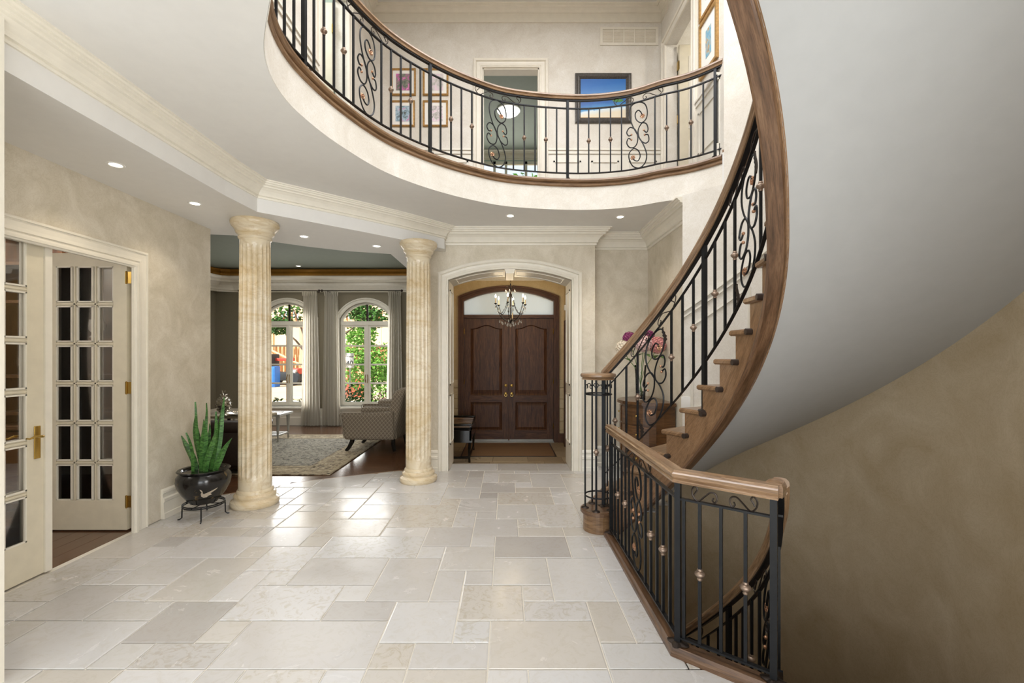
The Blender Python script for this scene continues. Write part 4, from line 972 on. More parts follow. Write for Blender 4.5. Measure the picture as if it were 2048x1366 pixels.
LV = [(-.10, .02, -.50, .42, .055), (-.05, .03, -.25, .62, .05), (-.03, -.02, -.18, .80, .042), (.00, .05, .0, .55, .035), (.02, -.03, .05, .62, .05), (.05, .02, .22, .70, .055), (.09, .0, .25, .86, .045), (.10, -.03, .75, .40, .042), (.02, .06, .10, .48, .03), (-.03, .07, -.05, .78, .03), (.06, -.06, .35, .50, .04), (-.06, -.05, -.12, .48, .045)]
for i, (dx, dy, lean, H, w) in enumerate(LV):
    H *= .9; lean *= 1.7; w *= .82
    lm = MB(); vs = []; n = 9; tw = .5*sin(i*2.1); dirx = Vector((cos(tw), sin(tw), 0))
    for k in range(n):
        f = k/(n-1); ww = w*(.55+.9*f-1.42*f**3)*.95 if f < .97 else .001
        c0 = Vector((dx+lean*.25*H*f**1.3/.7+.012*sin(5*f+i), dy+.05*sin(i)*f, H*.92*f)); nn = Vector((-dirx.y, dirx.x, 0))
        vs += [c0-dirx*ww+nn*.008, c0-nn*.006, c0+dirx*ww+nn*.008, c0-nn*.0005]
    fs = []
    for k in range(n-1):
        b = 4*k; fs += [(b, b+1, b+5, b+4), (b+1, b+2, b+6, b+5), (b+2, b+3, b+7, b+6), (b+3, b, b+4, b+7)]
    obj('leaf', lm.add(vs, fs, None, True), 'snake', sp_, (0, 0, 0))

# ------------------------------------------------------------------ vestibule and entry doors
ZV = -.15; YD = 8.34
struct('wall_vestibule_left', MB().box(-1.17, -1.05, 6.2, 8.5, -.2, 3.05), 'plaster_gold')
struct('wall_vestibule_right', MB().box(1.10, 1.22, 6.2, 8.5, -.2, 3.05), 'plaster_gold')
struct('ceiling_vestibule', MB().box(-1.2, 1.25, 6.2, 8.5, 3.05, 3.12), 'ceiling')
DX0, DX1 = -.80, .905; DC = (DX0+DX1)/2
oa = arch_pts(DX0-.09, DX1+.09, 2.60, 2.80)
poly = [(-1.17, -.2), (DX0-.09, -.2)]+oa+[(DX1+.09, -.2), (1.22, -.2), (1.22, 3.1), (-1.17, 3.1)]
struct('wall_vestibule_back', MB().prism_h(poly, lambda a, b: Vector((a, YD, b)), (0, .18, 0)), 'plaster_gold')
crown([(-1.05, 6.2), (-1.05, YD), (1.10, YD), (1.10, 6.2)], 3.05, 'trim_16', sc=.8)
# tumbled stone blocks on the back wall beside the doors
VB = bpy.data.objects['wall_vestibule_back']
for x0, x1 in ((-1.05, DX0-.10), (DX1+.10, 1.10)):
    zz = -.14
    for i in range(6):
        h_ = [.22, .17, .24, .18, .21, .16][i]; obj('stone', MB().rbox(x0+.003, x1-.003, YD-.025, YD+.002, zz+.003, zz+h_-.004, .006, 1), 'tile_wall', VB); zz += h_
VL = bpy.data.objects['wall_vestibule_left']
for j in range(5):
    zz = -.14
    for i in range(6):
        h_ = [.22, .17, .24, .18, .21, .16][i]; y0 = 6.25+j*.41+(.1 if i % 2 else 0); obj('stone', MB().rbox(-1.052, -1.028, y0+.003, min(YD-.03, y0+.405), zz+.003, zz+h_-.004, .006, 1), 'tile_wall', VL); zz += h_
struct('trim_17', MB().box(DX1+.10, 1.10, YD-.045, YD-.0251, ZV, .02).box(DX1+.10, 1.10, YD-.055, YD-.0251, -.02, .005), 'walnut')
# frame
df = MB(); fa = arch_pts(DX0-.09, DX1+.09, 2.60, 2.80); fi = arch_pts(DX0, DX1, 2.52, 2.71)
def archring(o, i, y0, y1, zb, mb):
    O = [(o[0][0], zb)]+o+[(o[-1][0], zb)]; I = [(i[0][0], zb)]+i+[(i[-1][0], zb)]; n = len(O)
    vs = [(x, y0, z) for x, z in O]+[(x, y0, z) for x, z in I]+[(x, y1, z) for x, z in O]+[(x, y1, z) for x, z in I]; fs = []; uv = []; L = 0
    for k in range(n-1):
        l = hypot(O[k+1][0]-O[k][0], O[k+1][1]-O[k][1])
        for f in ((k, n+k, n+k+1, k+1), (2*n+k, 2*n+k+1, 3*n+k+1, 3*n+k), (k, k+1, 2*n+k+1, 2*n+k), (n+k, 3*n+k, 3*n+k+1, n+k+1)):
            fs.append(f); uv.append([(L+(l if (j % n) == k+1 else 0), (j//n)*.09) for j in f])
        L += l
    return mb.add(vs, fs, uv)
def inset(pts_args, d): x0, x1, zs, zc = pts_args; return arch_pts(x0+d, x1-d, zs-d*.9, zc-d)
A0 = (DX0-.10, DX1+.10, 2.61, 2.81)
archring(inset(A0, 0), inset(A0, .03), YD-.05, YD+.1, ZV, df); archring(inset(A0, .028), inset(A0, .065), YD-.03, YD+.1, ZV, df); archring(inset(A0, .063), inset(A0, .10), YD-.045, YD+.16, ZV, df)
df.box(DX0-.01, DX1+.01, YD-.02, YD+.12, 2.20, 2.262).box(DX0-.01, DX1+.01, YD-.035, YD+.1, 2.225, 2.245)
edf = thing('door_frame', 'dark walnut arched frame around the double entry doors', 'door frame', (DC, YD, ZV)); obj('frame', df, 'walnut', edf)
ga = inset(A0, .095); gp = [(ga[0][0], 2.262)]+ga+[(ga[-1][0], 2.262)]
obj('transom_pane', MB().prism_h(gp, lambda a, b: Vector((a, YD+.06, b)), (0, .006, 0)), 'frost', edf)['label'] = 'frosted arched transom glass'
obj('meeting_strip', MB().box(DC-.03, DC+.03, YD+.076, YD+.10, ZV+.02, 2.2), 'walnut', edf)
obj('threshold', MB().box(DX0, DX1, YD-.06, YD+.12, ZV-.005, ZV+.012), 'silver_wood', edf)
def entry_door(x0, x1, label, knob_side):
    d = thing('entry_door', label, 'door', ((x0+x1)/2, YD+.05, ZV)); z0, z1 = ZV+.02, 2.198; w = x1-x0; st_ = .125
    y0, y1 = YD+.03, YD+.075
    b = MB().box(x0, x0+st_, y0, y1, z0, z1).box(x1-st_, x1, y0, y1, z0, z1).box(x0+st_, x1-st_, y0, y1, z0, z0+.20).box(x0+st_, x1-st_, y0, y1, .60, .73)
    # head rail with a cathedral curve
    xs = [x0+st_+(w-2*st_)*i/16 for i in range(17)]; cv = [2.00+.07*(.5-.5*cos(2*pi*max(0, min(1, (i/16-.06)/.88)))) for i in range(17)]
    b.prism_h([(x0+st_, z1), (x1-st_, z1)]+[(x, c) for x, c in zip(xs[::-1], cv[::-1])], lambda a, c: Vector((a, y0, c)), (0, .045, 0))
    obj('frame', b, 'walnut', d)
    up = [(x0+st_, .73), (x1-st_, .73)]+[(x, c) for x, c in zip(xs[::-1], cv[::-1])]
    cxm = (x0+x1)/2
    def panel(poly, nm):
        cz = sum(p[1] for p in poly)/len(poly); n = len(poly)
        def sh(k): return [(cxm+(x-cxm)*(1-k/(w/2-st_)), cz+(z-cz)*(1-k/(.62 if nm else .25))) for x, z in poly]
        L0, L1, L2 = sh(0), sh(.018), sh(.055); vs = [(x, y0+.004, z) for x, z in L0]+[(x, y0+.026, z) for x, z in L1]+[(x, y0+.008, z) for x, z in L2]; fs = []; uv = []
        for a_ in range(2):
            for i in range(n): j = (i+1) % n; fs.append((a_*n+i, a_*n+j, (a_+1)*n+j, (a_+1)*n+i))
        tr = tessellate_polygon([[Vector((x, z, 0)) for x, z in L2]]); fs += [tuple(2*n+i for i in t) for t in tr]
        uv = [[(vs[i][2], vs[i][0]) for i in f] for f in fs]
        return obj('panel', MB().add(vs, fs, uv), 'walnut', d)
    panel(up, True); panel([(x0+st_, z0+.20), (x1-st_, z0+.20), (x1-st_, .60), (x0+st_, .60)], False)
    # shallow plank joints, set proud of the raised field
    kx_ = x1-.055 if knob_side > 0 else x0+.055
    kb = obj('deadbolt', MB().lathe([(0, 0), (.03, 0), (.028, .008), (.015, .012), (0, .014)], seg=16), 'brass', d, (kx_-d.location.x, y0-d.location.y, .92-ZV)); kb.rotation_euler = (pi/2, 0, 0)
    k2 = obj('handle', MB().lathe([(0, 0), (.026, 0), (.024, .01), (.010, .014), (.010, .035), (.022, .042), (.026, .052), (.02, .064), (0, .068)], seg=16), 'brass', d, (kx_-d.location.x, y0-d.location.y, .77-ZV)); k2.rotation_euler = (pi/2, 0, 0)
    obj('ring_pull', MB().tube([(kx_+.022*cos(2*pi*i/16), y0-.045, .745+.03*sin(2*pi*i/16)) for i in range(16)], .004, 6, closed=True), 'brass', k2 if False else d)
    ch = x0+.004 if knob_side > 0 else x1-.004
    for z in (.15, 1.0, 1.95): obj('hinge', MB().tube([(ch, y0-.004, z-.05), (ch, y0-.004, z+.05)], .007, 8), 'brass', d)
    obj('sweep_strip', MB().box(x0+.01, x1-.01, y0-.006, y0, ZV+.015, ZV+.05), 'silver_wood', d)
    return d
entry_door(DX0+.003, DC-.002, 'left leaf of the dark walnut double entry doors with brass deadbolt', 1)
dd = entry_door(DC+.002, DX1-.003, 'right leaf of the dark walnut double entry doors with brass deadbolt', -1)
# side closet door, seen edge-on
cd = thing('closet_door', 'dark wooden side door on the right wall of the vestibule', 'door', (1.09, 7.45, ZV))
obj('leaf', MB().rbox(1.07, 1.098, 7.0, 7.9, ZV+.01, 2.02, .006, 1), 'walnut', cd); obj('casing', MB().box(1.05, 1.10, 6.9, 7.0, ZV, 2.12).box(1.05, 1.10, 7.9, 8.0, ZV, 2.02).box(1.05, 1.10, 7.0, 8.0, 2.02, 2.12), 'walnut', cd)
sn = thing('wall_sensor', 'small white alarm sensor on the vestibule wall above the side door', 'sensor', (1.085, 8.0, 2.36)); obj('body', MB().rbox(1.055, 1.10, 7.97, 8.03, 2.31, 2.41, .012, 2), 'plastic_white', sn); obj('lens', MB().rbox(1.05, 1.06, 7.98, 8.02, 2.33, 2.36, .004, 2), 'linen', sn)
mt = thing('door_mat', 'plain brown entry mat lying before the walnut doors', 'mat', (.05, 7.7, ZV)); obj('pile', MB().rbox(-.72, .80, 7.15, 8.2, ZV, ZV+.012, .006, 2), 'mat_brown', mt)
obj('binding', MB().sweep([(-.73, 7.14, ZV), (.81, 7.14, ZV), (.81, 8.21, ZV), (-.73, 8.21, ZV)], [(-.008, 0), (.008, 0), (.008, .01), (-.008, .01)], closed=True), 'leather', mt)
# scroll-end bench
bn = thing('slatted_bench', 'small black bench with slatted brown seat beside the vestibule wall', 'bench', (-.83, 7.25, ZV))
bx0, bx1, by0, by1 = -1.02, -.53, 6.72, 7.62; BZ = ZV+.50
for x in (bx0+.03, bx1-.03):
    for y in (by0+.03, by1-.03): obj('leg', MB().tube([(x, y, ZV), (x-.006, y, ZV+.1), (x+.004, y, ZV+.28), (x, y, BZ)], [.018, .016, .024, .026], 8), 'black_lacquer', bn)
obj('seat_rail', MB().box(bx0, bx1, by0, by0+.03, BZ-.19, BZ-.01).box(bx0, bx1, by1-.03, by1, BZ-.19, BZ-.01).box(bx0, bx0+.03, by0, by1, BZ-.19, BZ-.01).box(bx1-.03, bx1, by0, by1, BZ-.16, BZ-.01), 'black_lacquer', bn)
for i in range(14):
    f = i/13; y = by0+.02+(by1-by0-.075)*f; dz = .06*abs(2*f-1)**2.5; obj('slat', MB().rbox(bx0+.02, bx1-.02, y, y+.05, BZ-.012+dz, BZ+.008+dz, .006, 2), 'oak_rail', bn)
for x in (bx0, bx1-.024): obj('side_rail', MB().sweep([(x+.012, by0-.02+(by1-by0+.04)*k/12, BZ+.02+.065*abs(2*k/12-1)**2.5) for k in range(13)], [(-.014, -.035), (.014, -.035), (.014, .012), (-.014, .012)]), 'black_lacquer', bn)
obj('end_roll', MB().tube([(bx0, by0-.015, BZ+.085), (bx1, by0-.015, BZ+.085)], .02, 10), 'black_lacquer', bn); obj('end_roll', MB().tube([(bx0, by1+.015, BZ+.085), (bx1, by1+.015, BZ+.085)], .02, 10), 'black_lacquer', bn)
obj('stretcher', MB().box(bx0+.02, bx1-.02, by0+.02, by0+.045, ZV+.06, ZV+.09).box(bx0+.02, bx0+.045, by0+.02, by1-.02, ZV+.06, ZV+.09).box(bx1-.045, bx1-.02, by0+.02, by1-.02, ZV+.06, ZV+.09), 'black_lacquer', bn)
# chandelier
HX, HYY, HZ = .075, 7.25, 2.05
chd = thing('chandelier', 'black iron chandelier with crystal drops and candle bulbs in the vestibule', 'chandelier', (HX, HYY, 2.0))
obj('stem', MB().lathe([(0, 0), (.012, .01), (.03, .04), (.035, .06), (.015, .09), (.009, .14), (.009, .40), (.02, .44), (.026, .47), (.012, .50), (.008, .62), (.014, .64), (0, .66)], seg=14), 'iron_dark', chd, (0, 0, .02))
cm = MB()
for i in range(11):
    z = 2.66+i*.036
    pts = [(HX+(.009*cos(a) if i % 2 else 0), HYY+(0 if i % 2 else .009*cos(a)), z+.024*sin(a)) for a in [2*pi*k/10 for k in range(10)]]; cm.tube(pts, .0028, 5, closed=True)
obj('chain', cm, 'iron_dark', chd)['kind'] = 'stuff'
obj('canopy', MB().lathe([(0, -.03), (.02, -.028), (.05, -.01), (.06, 0), (0, 0)], seg=20), 'iron_dark', chd, (0, 0, 1.05))
crys = MB().lathe([(0, -.036), (.008, -.03), (.0125, -.018), (.010, -.006), (.004, .008), (.002, .014), (0, .015)], seg=8)
crys.smooth = [False]*len(crys.f); crm = crys.mesh('crystal_drop', M['crystal'])
def drop(parent, p): obj('crystal_drop', crm, 'crystal', parent, Vector(p)-wloc(parent))
for i in range(6):
    a = .35+2*pi*i/6; ca, sa = cos(a), sin(a); R = .26
    path = [(.01, .03), (.07, .0), (.14, .04), (.20, .12), (.235, .22), (.26, .275)]
    P = catmull([Vector((HX+r*ca, HYY+r*sa, 2.06+z)) for r, z in path], 5); am = MB().tube(P, .0055, 6)
    P2 = catmull([Vector((HX+r*ca, HYY+r*sa, 2.06+z)) for r, z in [(.01, .42), (.05, .36), (.09, .22), (.16, .12), (.21, .14)]], 5); am.tube(P2, .004, 6)
    ar_ = obj('arm', am, 'iron', chd)
    lf = MB()
    for k in range(8):
        q = P2[4+k*2]; d_ = Vector((ca, sa, .6)).normalized()*.014; lf.add([q, q+d_, q+Vector((0, 0, .018)), q+Vector((-sa*.008, ca*.008, .008))], [(0, 1, 3), (1, 2, 3), (0, 3, 2), (0, 2, 1)])
    obj('beading', lf, 'iron_dark', ar_)['kind'] = 'stuff'
    tip = Vector((HX+.26*ca, HYY+.26*sa, 2.335))
    obj('drip_cup', MB().lathe([(0, -.012), (.008, -.01), (.024, .004), (.026, .010), (.010, .008), (0, .008)], seg=14), 'iron', chd, tip-wloc(chd))
    sl = obj('candle_sleeve', MB().lathe([(0, 0), (.0095, 0), (.009, .085), (0, .085)], seg=12), 'bulb', chd, tip+Vector((0, 0, .008))-wloc(chd))
    obj('bulb', MB().lathe([(0, 0), (.007, .004), (.0135, .022), (.011, .038), (.004, .056), (0, .062)], seg=12), 'flame', sl, (0, 0, .085))
    drop(chd, tip+Vector((0, 0, -.045))); drop(chd, tip+Vector((-.045*ca, -.045*sa, -.12)))
    b_ = a+.5; drop(chd, (HX+.13*cos(b_), HYY+.13*sin(b_), 2.03)); drop(chd, (HX+.06*cos(a), HYY+.06*sin(a), 2.005)); drop(chd, (HX+.19*cos(a), HYY+.19*sin(a), 2.06))
    cr_ = catmull([Vector((HX+r*ca, HYY+r*sa, z)) for r, z in [(.01, 2.52), (.03, 2.60), (.06, 2.64), (.085, 2.62), (.085, 2.60)]], 4); obj('crown_arm', MB().tube(cr_, .0035, 6), 'iron_dark', chd); drop(chd, (HX+.085*ca, HYY+.085*sa, 2.56))
    sw = [Vector((HX+.24*cos(a+t*pi/3), HYY+.24*sin(a+t*pi/3), 2.30-.09*sin(pi*t))) for t in [k/8 for k in range(9)]]; sg = MB()
    for q in sw: sg.ball(q, .004, 5, 4)
    obj('crystal_swag', sg, 'crystal', chd)['kind'] = 'stuff'
obj('centre_candle', MB().lathe([(0, 0), (.009, 0), (.009, .08), (0, .08)], seg=12), 'bulb', chd, (0.03, -.02, .10)); drop(chd, (HX, HYY, 1.99))
pl = bpy.data.lights.new('chandelier_light', 'POINT'); pl.energy = 11; pl.color = (1, .80, .52); pl.shadow_soft_size = .22; plo = bpy.data.objects.new('chandelier_light', pl); plo.location = (HX, HYY, 2.42); C.objects.link(plo)

# ------------------------------------------------------------------ recessed downlights
def downlight(x, y, z, label, power=9):
    d = thing('downlight', label, 'downlight', (x, y, z))
    obj('trim_ring', MB().lathe([(.036, .0), (.040, -.004), (.052, -.004), (.056, .001)], seg=28), 'plastic_white', d, (0, 0, 0))
    obj('lamp', MB().lathe([(0, -.001), (.036, -.001), (.036, .0), (0, .0)], seg=20), 'glow', d, (0, 0, -.0005))
    l = bpy.data.lights.new('downlight_lamp', 'SPOT'); l.energy = power; l.spot_size = 1.9; l.spot_blend = .7; l.color = (1, .86, .66); l.shadow_soft_size = .03
    o = bpy.data.objects.new('downlight_lamp', l); o.location = (x, y, z-.03); C.objects.link(o)
for x, y, z, lb in [(-2.75, 3.10, ZS, 'recessed downlight in the lowered soffit nearest the camera'), (-2.75, 3.89, ZS, 'recessed downlight in the lowered soffit just before the nearer column'),
                    (-2.28, 4.97, ZS, 'recessed downlight in the soffit just right of the nearer column'), (-1.59, 5.41, ZS, 'recessed downlight in the soffit left of the farther column'),
                    (.05, 5.12, ZC, 'recessed downlight in the hall ceiling above the entry arch'), (1.34, 5.16, ZC, 'recessed downlight in the hall ceiling by the recess corner')]:
    downlight(x, y, z, lb)
ls = bpy.data.lights.new('recess_spot', 'SPOT'); ls.energy = 16; ls.spot_size = 1.2; ls.spot_blend = .6; ls.color = (1, .88, .7); lo = bpy.data.objects.new('recess_spot', ls); lo.location = (1.5, 5.2, 3.05); lo.rotation_euler = (.1, .12, 0); C.objects.link(lo)

# ------------------------------------------------------------------ commode with flowers in the recess
cb = thing('commode', 'bow-fronted carved walnut commode behind the stair rail in the recess', 'commode', (1.9, 5.35, 0))
def bow(dx, dy, n=20): return [(1.905-dx*sin(pi*i/n)**.75, 5.35-dy*cos(pi*i/n)) for i in range(n+1)]
obj('body', MB().prism(ccw(bow(.50, .40)), .10, .92), 'walnut_table', cb)
tp = MB().prism(ccw(bow(.545, .44)), .925, .945).prism(ccw(bow(.535, .43)), .945, .958); tp.prism(ccw(bow(.525, .42)), .917, .925); obj('top', tp, 'walnut_table', cb)
for z0, z1, nm in ((.70, .89, 'drawer'), (.48, .68, 'drawer'), (.16, .46, 'cupboard_door')):
    for a0, a1 in ((2, 9), (10, 17)):
        B = bow(.512, .41); I = bow(.49, .39); p = B[a0:a1+1]+I[a0:a1+1][::-1]; o = obj(nm, MB().prism(ccw(p), z0, z1), 'walnut_table', cb)
        m_ = B[(a0+a1)//2]; obj('knob', MB().ball((m_[0]-.012, m_[1], (z0+z1)/2), .013, 10, 6), 'brass', o)
for x, y in ((1.45, 5.35), (1.86, 5.0), (1.86, 5.70), (1.55, 5.08), (1.55, 5.62)): obj('foot', MB().lathe([(0, 0), (.02, 0), (.028, .03), (.035, .07), (.04, .1), (0, .1)], seg=10), 'walnut_table', cb, (x-1.9, y-5.35, 0))
vs_ = thing('glass_vase', 'tall clear glass vase holding hydrangeas on the walnut commode', 'vase', (1.62, 5.30, .958))
obj('bowl', MB().lathe([(0, .006), (.05, .006), (.052, 0), (.055, .0), (.056, .05), (.06, .30), (.072, .42), (.069, .42), (.056, .30), (.052, .06), (0, .02)], seg=24), 'glass', vs_, (0, 0, 0))
pb = MB(); rnd = random.Random(4)
for i in range(40): a = rnd.random()*6.3; r = .042*sqrt(rnd.random()); pb.ball((r*cos(a), r*sin(a), .02+rnd.random()*.09), .011, 6, 4)
obj('pebbles', pb, 'moss', vs_, (0, 0, 0))['kind'] = 'stuff'
FH = [((-.21, -.02, .62), .095, 'cream_petal', 'cream hydrangea head at the left of the vase'), ((-.13, .02, .74), .08, 'plum', 'plum hydrangea head at the top left of the vase'), ((.03, -.02, .68), .10, 'pink', 'blush pink hydrangea head at the centre of the vase'), ((.11, .04, .77), .07, 'plum', 'small plum hydrangea head behind the rose one'), ((.19, -.03, .66), .10, 'rose', 'rose pink hydrangea head at the right of the vase')]
for i, ((dx, dy, dz), r, m, lb) in enumerate(FH):
    f = thing('hydrangea', lb, 'flower', (1.62+dx*.2, 5.30+dy, 1.0)); top = Vector((1.62+dx, 5.30+dy, .958+dz))
    obj('stem', MB().tube(catmull([Vector((1.62-dx*.15, 5.30, .99)), Vector((1.62+dx*.2, 5.3+dy*.3, 1.30)), Vector((1.62+dx*.75, 5.3+dy, .958+dz-.12)), top], 5), .0045, 6), 'stem', f)
    bm_ = MB(); rnd = random.Random(i+9)
    for k in range(130):
        z = 2*(k+.5)/130-1; a = k*2.39996; rr = sqrt(1-z*z); n_ = Vector((rr*cos(a), rr*sin(a), z)); c0 = top+n_*r*(.88+.14*rnd.random()); t1 = n_.orthogonal().normalized(); t1 = (t1*cos(k)+n_.cross(t1)*sin(k)); t2 = n_.cross(t1); w = .017*r/.085
        bm_.add([c0+t1*w+n_*.004, c0+t2*w+n_*.004, c0-t1*w+n_*.004, c0-t2*w+n_*.004, c0-n_*.006], [(0, 1, 4), (1, 2, 4), (2, 3, 4), (3, 0, 4)])
    bm_.ball(top, r*.85, 10, 7); obj('blossom', bm_, m, f)
    lfm = MB()
    for k in range(2):
        a = i*1.3+k*2.6; p0 = top-Vector((0, 0, r+.02)); e = p0+Vector((cos(a)*.12, sin(a)*.12, -.05)); sd = Vector((-sin(a), cos(a), 0))*.035; md = (p0+e)/2+Vector((0, 0, .02)); lfm.add([p0, md+sd, e, md-sd], [(0, 1, 2), (0, 2, 3)])
    obj('leaf', lfm, 'stem', f)
ou = thing('wall_outlet', 'white double outlet plate on the stair wall beside the commode', 'outlet', (1.77, 4.50, .0)); pO = cyl(.80, RO-.004)
obj('plate', MB().rbox(-.06, .06, -.004, .004, -.06, .06, .006, 2), 'plastic_white', ou, pO+Vector((0, 0, 1.02))-wloc(ou)).rotation_euler = (0, 0, .80-pi/2)

# ------------------------------------------------------------------ upper gallery
XU0, XU1 = -1.82, 2.12
UDX0, UDX1, UDZ = -.32, .45, 5.41     # doorway in the far wall
struct('wall_upper_far', MB().box(XU0-.1, UDX0, YB2, YB2+.14, Z2, ZT).box(UDX1, XU1+.1, YB2, YB2+.14, Z2, ZT).box(UDX0, UDX1, YB2, YB2+.14, UDZ, ZT), 'plaster_light')
RY0, RY1 = 5.0, 5.82
struct('wall_upper_right', MB().box(XU1, XU1+.14, RY1, YB2, Z2, ZT).box(XU1, XU1+.14, 4.2, RY0, Z2, ZT).box(XU1, XU1+.14, RY0, RY1, 5.60, ZT), 'plaster_light')
LY0, LY1 = 4.35, 5.05
struct('wall_upper_left', MB().box(XU0-.14, XU0, LY1, YB2, Z2, ZT).box(XU0-.14, XU0, -2.2, LY0, Z2, ZT).box(XU0-.14, XU0, LY0, LY1, 5.55, ZT), 'plaster_light')
CR2 = [(0, 0), (0, -.205), (.022, -.205), (.022, -.19), (.010, -.182), (.010, -.082), (.026, -.078), (.026, -.066), (.034, -.056), (.055, -.042), (.078, -.036), (.078, -.020), (.108, -.014), (.108, 0)]
struct('trim_18', MB().sweep([(x, y, ZT) for x, y in ((XU0, 1.2), (XU0, YB2), (XU1, YB2), (XU1, 4.3))], CR2), 'trim')
casing([(UDX0, YB2, Z2), (UDX0, YB2, UDZ), (UDX1, YB2, UDZ), (UDX1, YB2, Z2)], (0, -1, 0), .125, name='trim_19', out=-1)
casing([(XU1, RY1, Z2), (XU1, RY1, 5.60), (XU1, RY0, 5.60), (XU1, RY0, Z2)], (-1, 0, 0), .12, name='trim_20', out=-1)
casing([(XU0, LY0, Z2), (XU0, LY0, 5.55), (XU0, LY1, 5.55), (XU0, LY1, Z2)], (1, 0, 0), .12, name='trim_21', out=-1)
struct('trim_22', MB().box(UDX0-.001, UDX0+.015, YB2, YB2+.14, Z2, UDZ).box(UDX1-.015, UDX1+.001, YB2, YB2+.14, Z2, UDZ).box(UDX0, UDX1, YB2, YB2+.14, UDZ-.015, UDZ), 'trim')
# wainscot: chair rail, panels, base on each gallery wall
def wains(x0, x1, y, n, name):
    mb = MB().box(x0, x1, y-.008, y-.001, Z2, Z2+.80).box(x0, x1, y-.035, y-.001, Z2+.82, Z2+.845).box(x0, x1, y-.022, y-.001, Z2+.775, Z2+.82).box(x0, x1, y-.03, y-.001, Z2, Z2+.14)
    w = (x1-x0)/n
    for i in range(n):
        a, b = x0+w*i+.07, x0+w*(i+1)-.07; z0, z1 = Z2+.22, Z2+.68
        mb.box(a, b, y-.022, y-.008, z1-.022, z1).box(a, b, y-.022, y-.008, z0, z0+.022).box(a, a+.022, y-.022, y-.008, z0, z1).box(b-.022, b, y-.022, y-.008, z0, z1)
    return struct(name, mb, 'trim_white')
wains(XU0, UDX0-.125, YB2, 3, 'trim_23'); wains(UDX1+.125, XU1, YB2, 3, 'trim_24')
def wains_x(y0, y1, x, s, n, name):
    mb = MB()
    def bx(a, b, d, z0, z1): mb.box(min(x, x+s*d), max(x, x+s*d), a, b, z0, z1)
    bx(y0, y1, .008, Z2, Z2+.8); bx(y0, y1, .035, Z2+.82, Z2+.845); bx(y0, y1, .022, Z2+.775, Z2+.82); bx(y0, y1, .03, Z2, Z2+.14)
    w = (y1-y0)/n
    for i in range(n):
        a, b = y0+w*i+.06, y0+w*(i+1)-.06
        for (c, d, e, f) in ((a, b, Z2+.658, Z2+.68), (a, b, Z2+.22, Z2+.242), (a, a+.022, Z2+.22, Z2+.68), (b-.022, b, Z2+.22, Z2+.68)): bx(c, d, .02, e, f)
    return struct(name, mb, 'trim_white')
wains_x(4.36, RY0-.12, XU1, -1, 1, 'trim_25'); wains_x(LY1+.12, YB2, XU0, 1, 1, 'trim_26'); wains_x(1.4, LY0-.12, XU0, 1, 4, 'trim_27')
# right gallery door standing ajar inside its opening
lq = bpy.data.lights.new('right_room_fill', 'POINT'); lq.energy = 25; lq.color = (1, .95, .85); lq.shadow_soft_size = .2; lqo = bpy.data.objects.new('right_room_fill', lq); lqo.location = (3.0, 5.0, 5.6); C.objects.link(lqo)  # added unseen lamp, brightens the room behind the right doorway
rd = thing('gallery_door', 'cream door standing ajar in the right gallery doorway with brass hinges', 'door', (XU1+.16, RY1-.03, Z2))
obj('leaf', MB().rbox(XU1+.15, XU1+.86, RY1-.055, RY1-.015, Z2+.01, 5.57, .004, 1), 'door_cream', rd)
for z0, z1 in ((Z2+.2, Z2+.85), (Z2+1.0, 5.42)): obj('panel', MB().rbox(XU1+.27, XU1+.74, RY1-.064, RY1-.04, z0, z1, .012, 2), 'trim', rd)
for z in (3.75, 4.6, 5.3): obj('hinge', MB().box(XU1+.135, XU1+.152, RY1-.06, RY1-.01, z-.055, z+.055), 'brass', rd)
struct('wall_upper_right_room', MB().box(XU1+.14, 4.0, 5.95, 6.05, Z2, ZT).box(4.0, 4.1, 4.0, 6.0, Z2, ZT).box(XU1+.14, 4.0, 4.0, 4.1, Z2, ZT), 'plaster_light'); struct('ceiling_upper_right', MB().box(XU1+.14, 4.1, 4, 6.05, ZT, ZT+.1), 'ceiling')
struct('wall_upper_left_room', MB().box(-3.5, XU0-.14, 5.55, 5.65, Z2, ZT).box(-3.6, -3.5, 3.6, 5.6, Z2, ZT).box(-3.5, XU0-.14, 3.5, 3.6, Z2, ZT), 'green_wall')
struct('ceiling_upper_left', MB().box(-3.6, XU0-.1, 3.5, 5.65, ZT, ZT+.1), 'ceiling')
ll = bpy.data.lights.new('left_room_fill', 'POINT'); ll.energy = 30; ll.shadow_soft_size = .2; llo = bpy.data.objects.new('left_room_fill', ll); llo.location = (-2.6, 4.3, 5.7); C.objects.link(llo)  # fill put in to light the left side room, no fixture there
ldd = thing('gallery_glass_door', 'pale painted door standing open in the left gallery doorway', 'door', (XU0-.16, LY1-.03, Z2)); obj('leaf', MB().rbox(XU0-.80, XU0-.15, LY1-.06, LY1-.02, Z2+.01, 5.5, .004, 1), 'door_cream', ldd)
for z in (3.8, 5.2): obj('hinge', MB().box(XU0-.152, XU0-.135, LY1-.07, LY1-.02, z-.05, z+.05), 'brass', ldd)
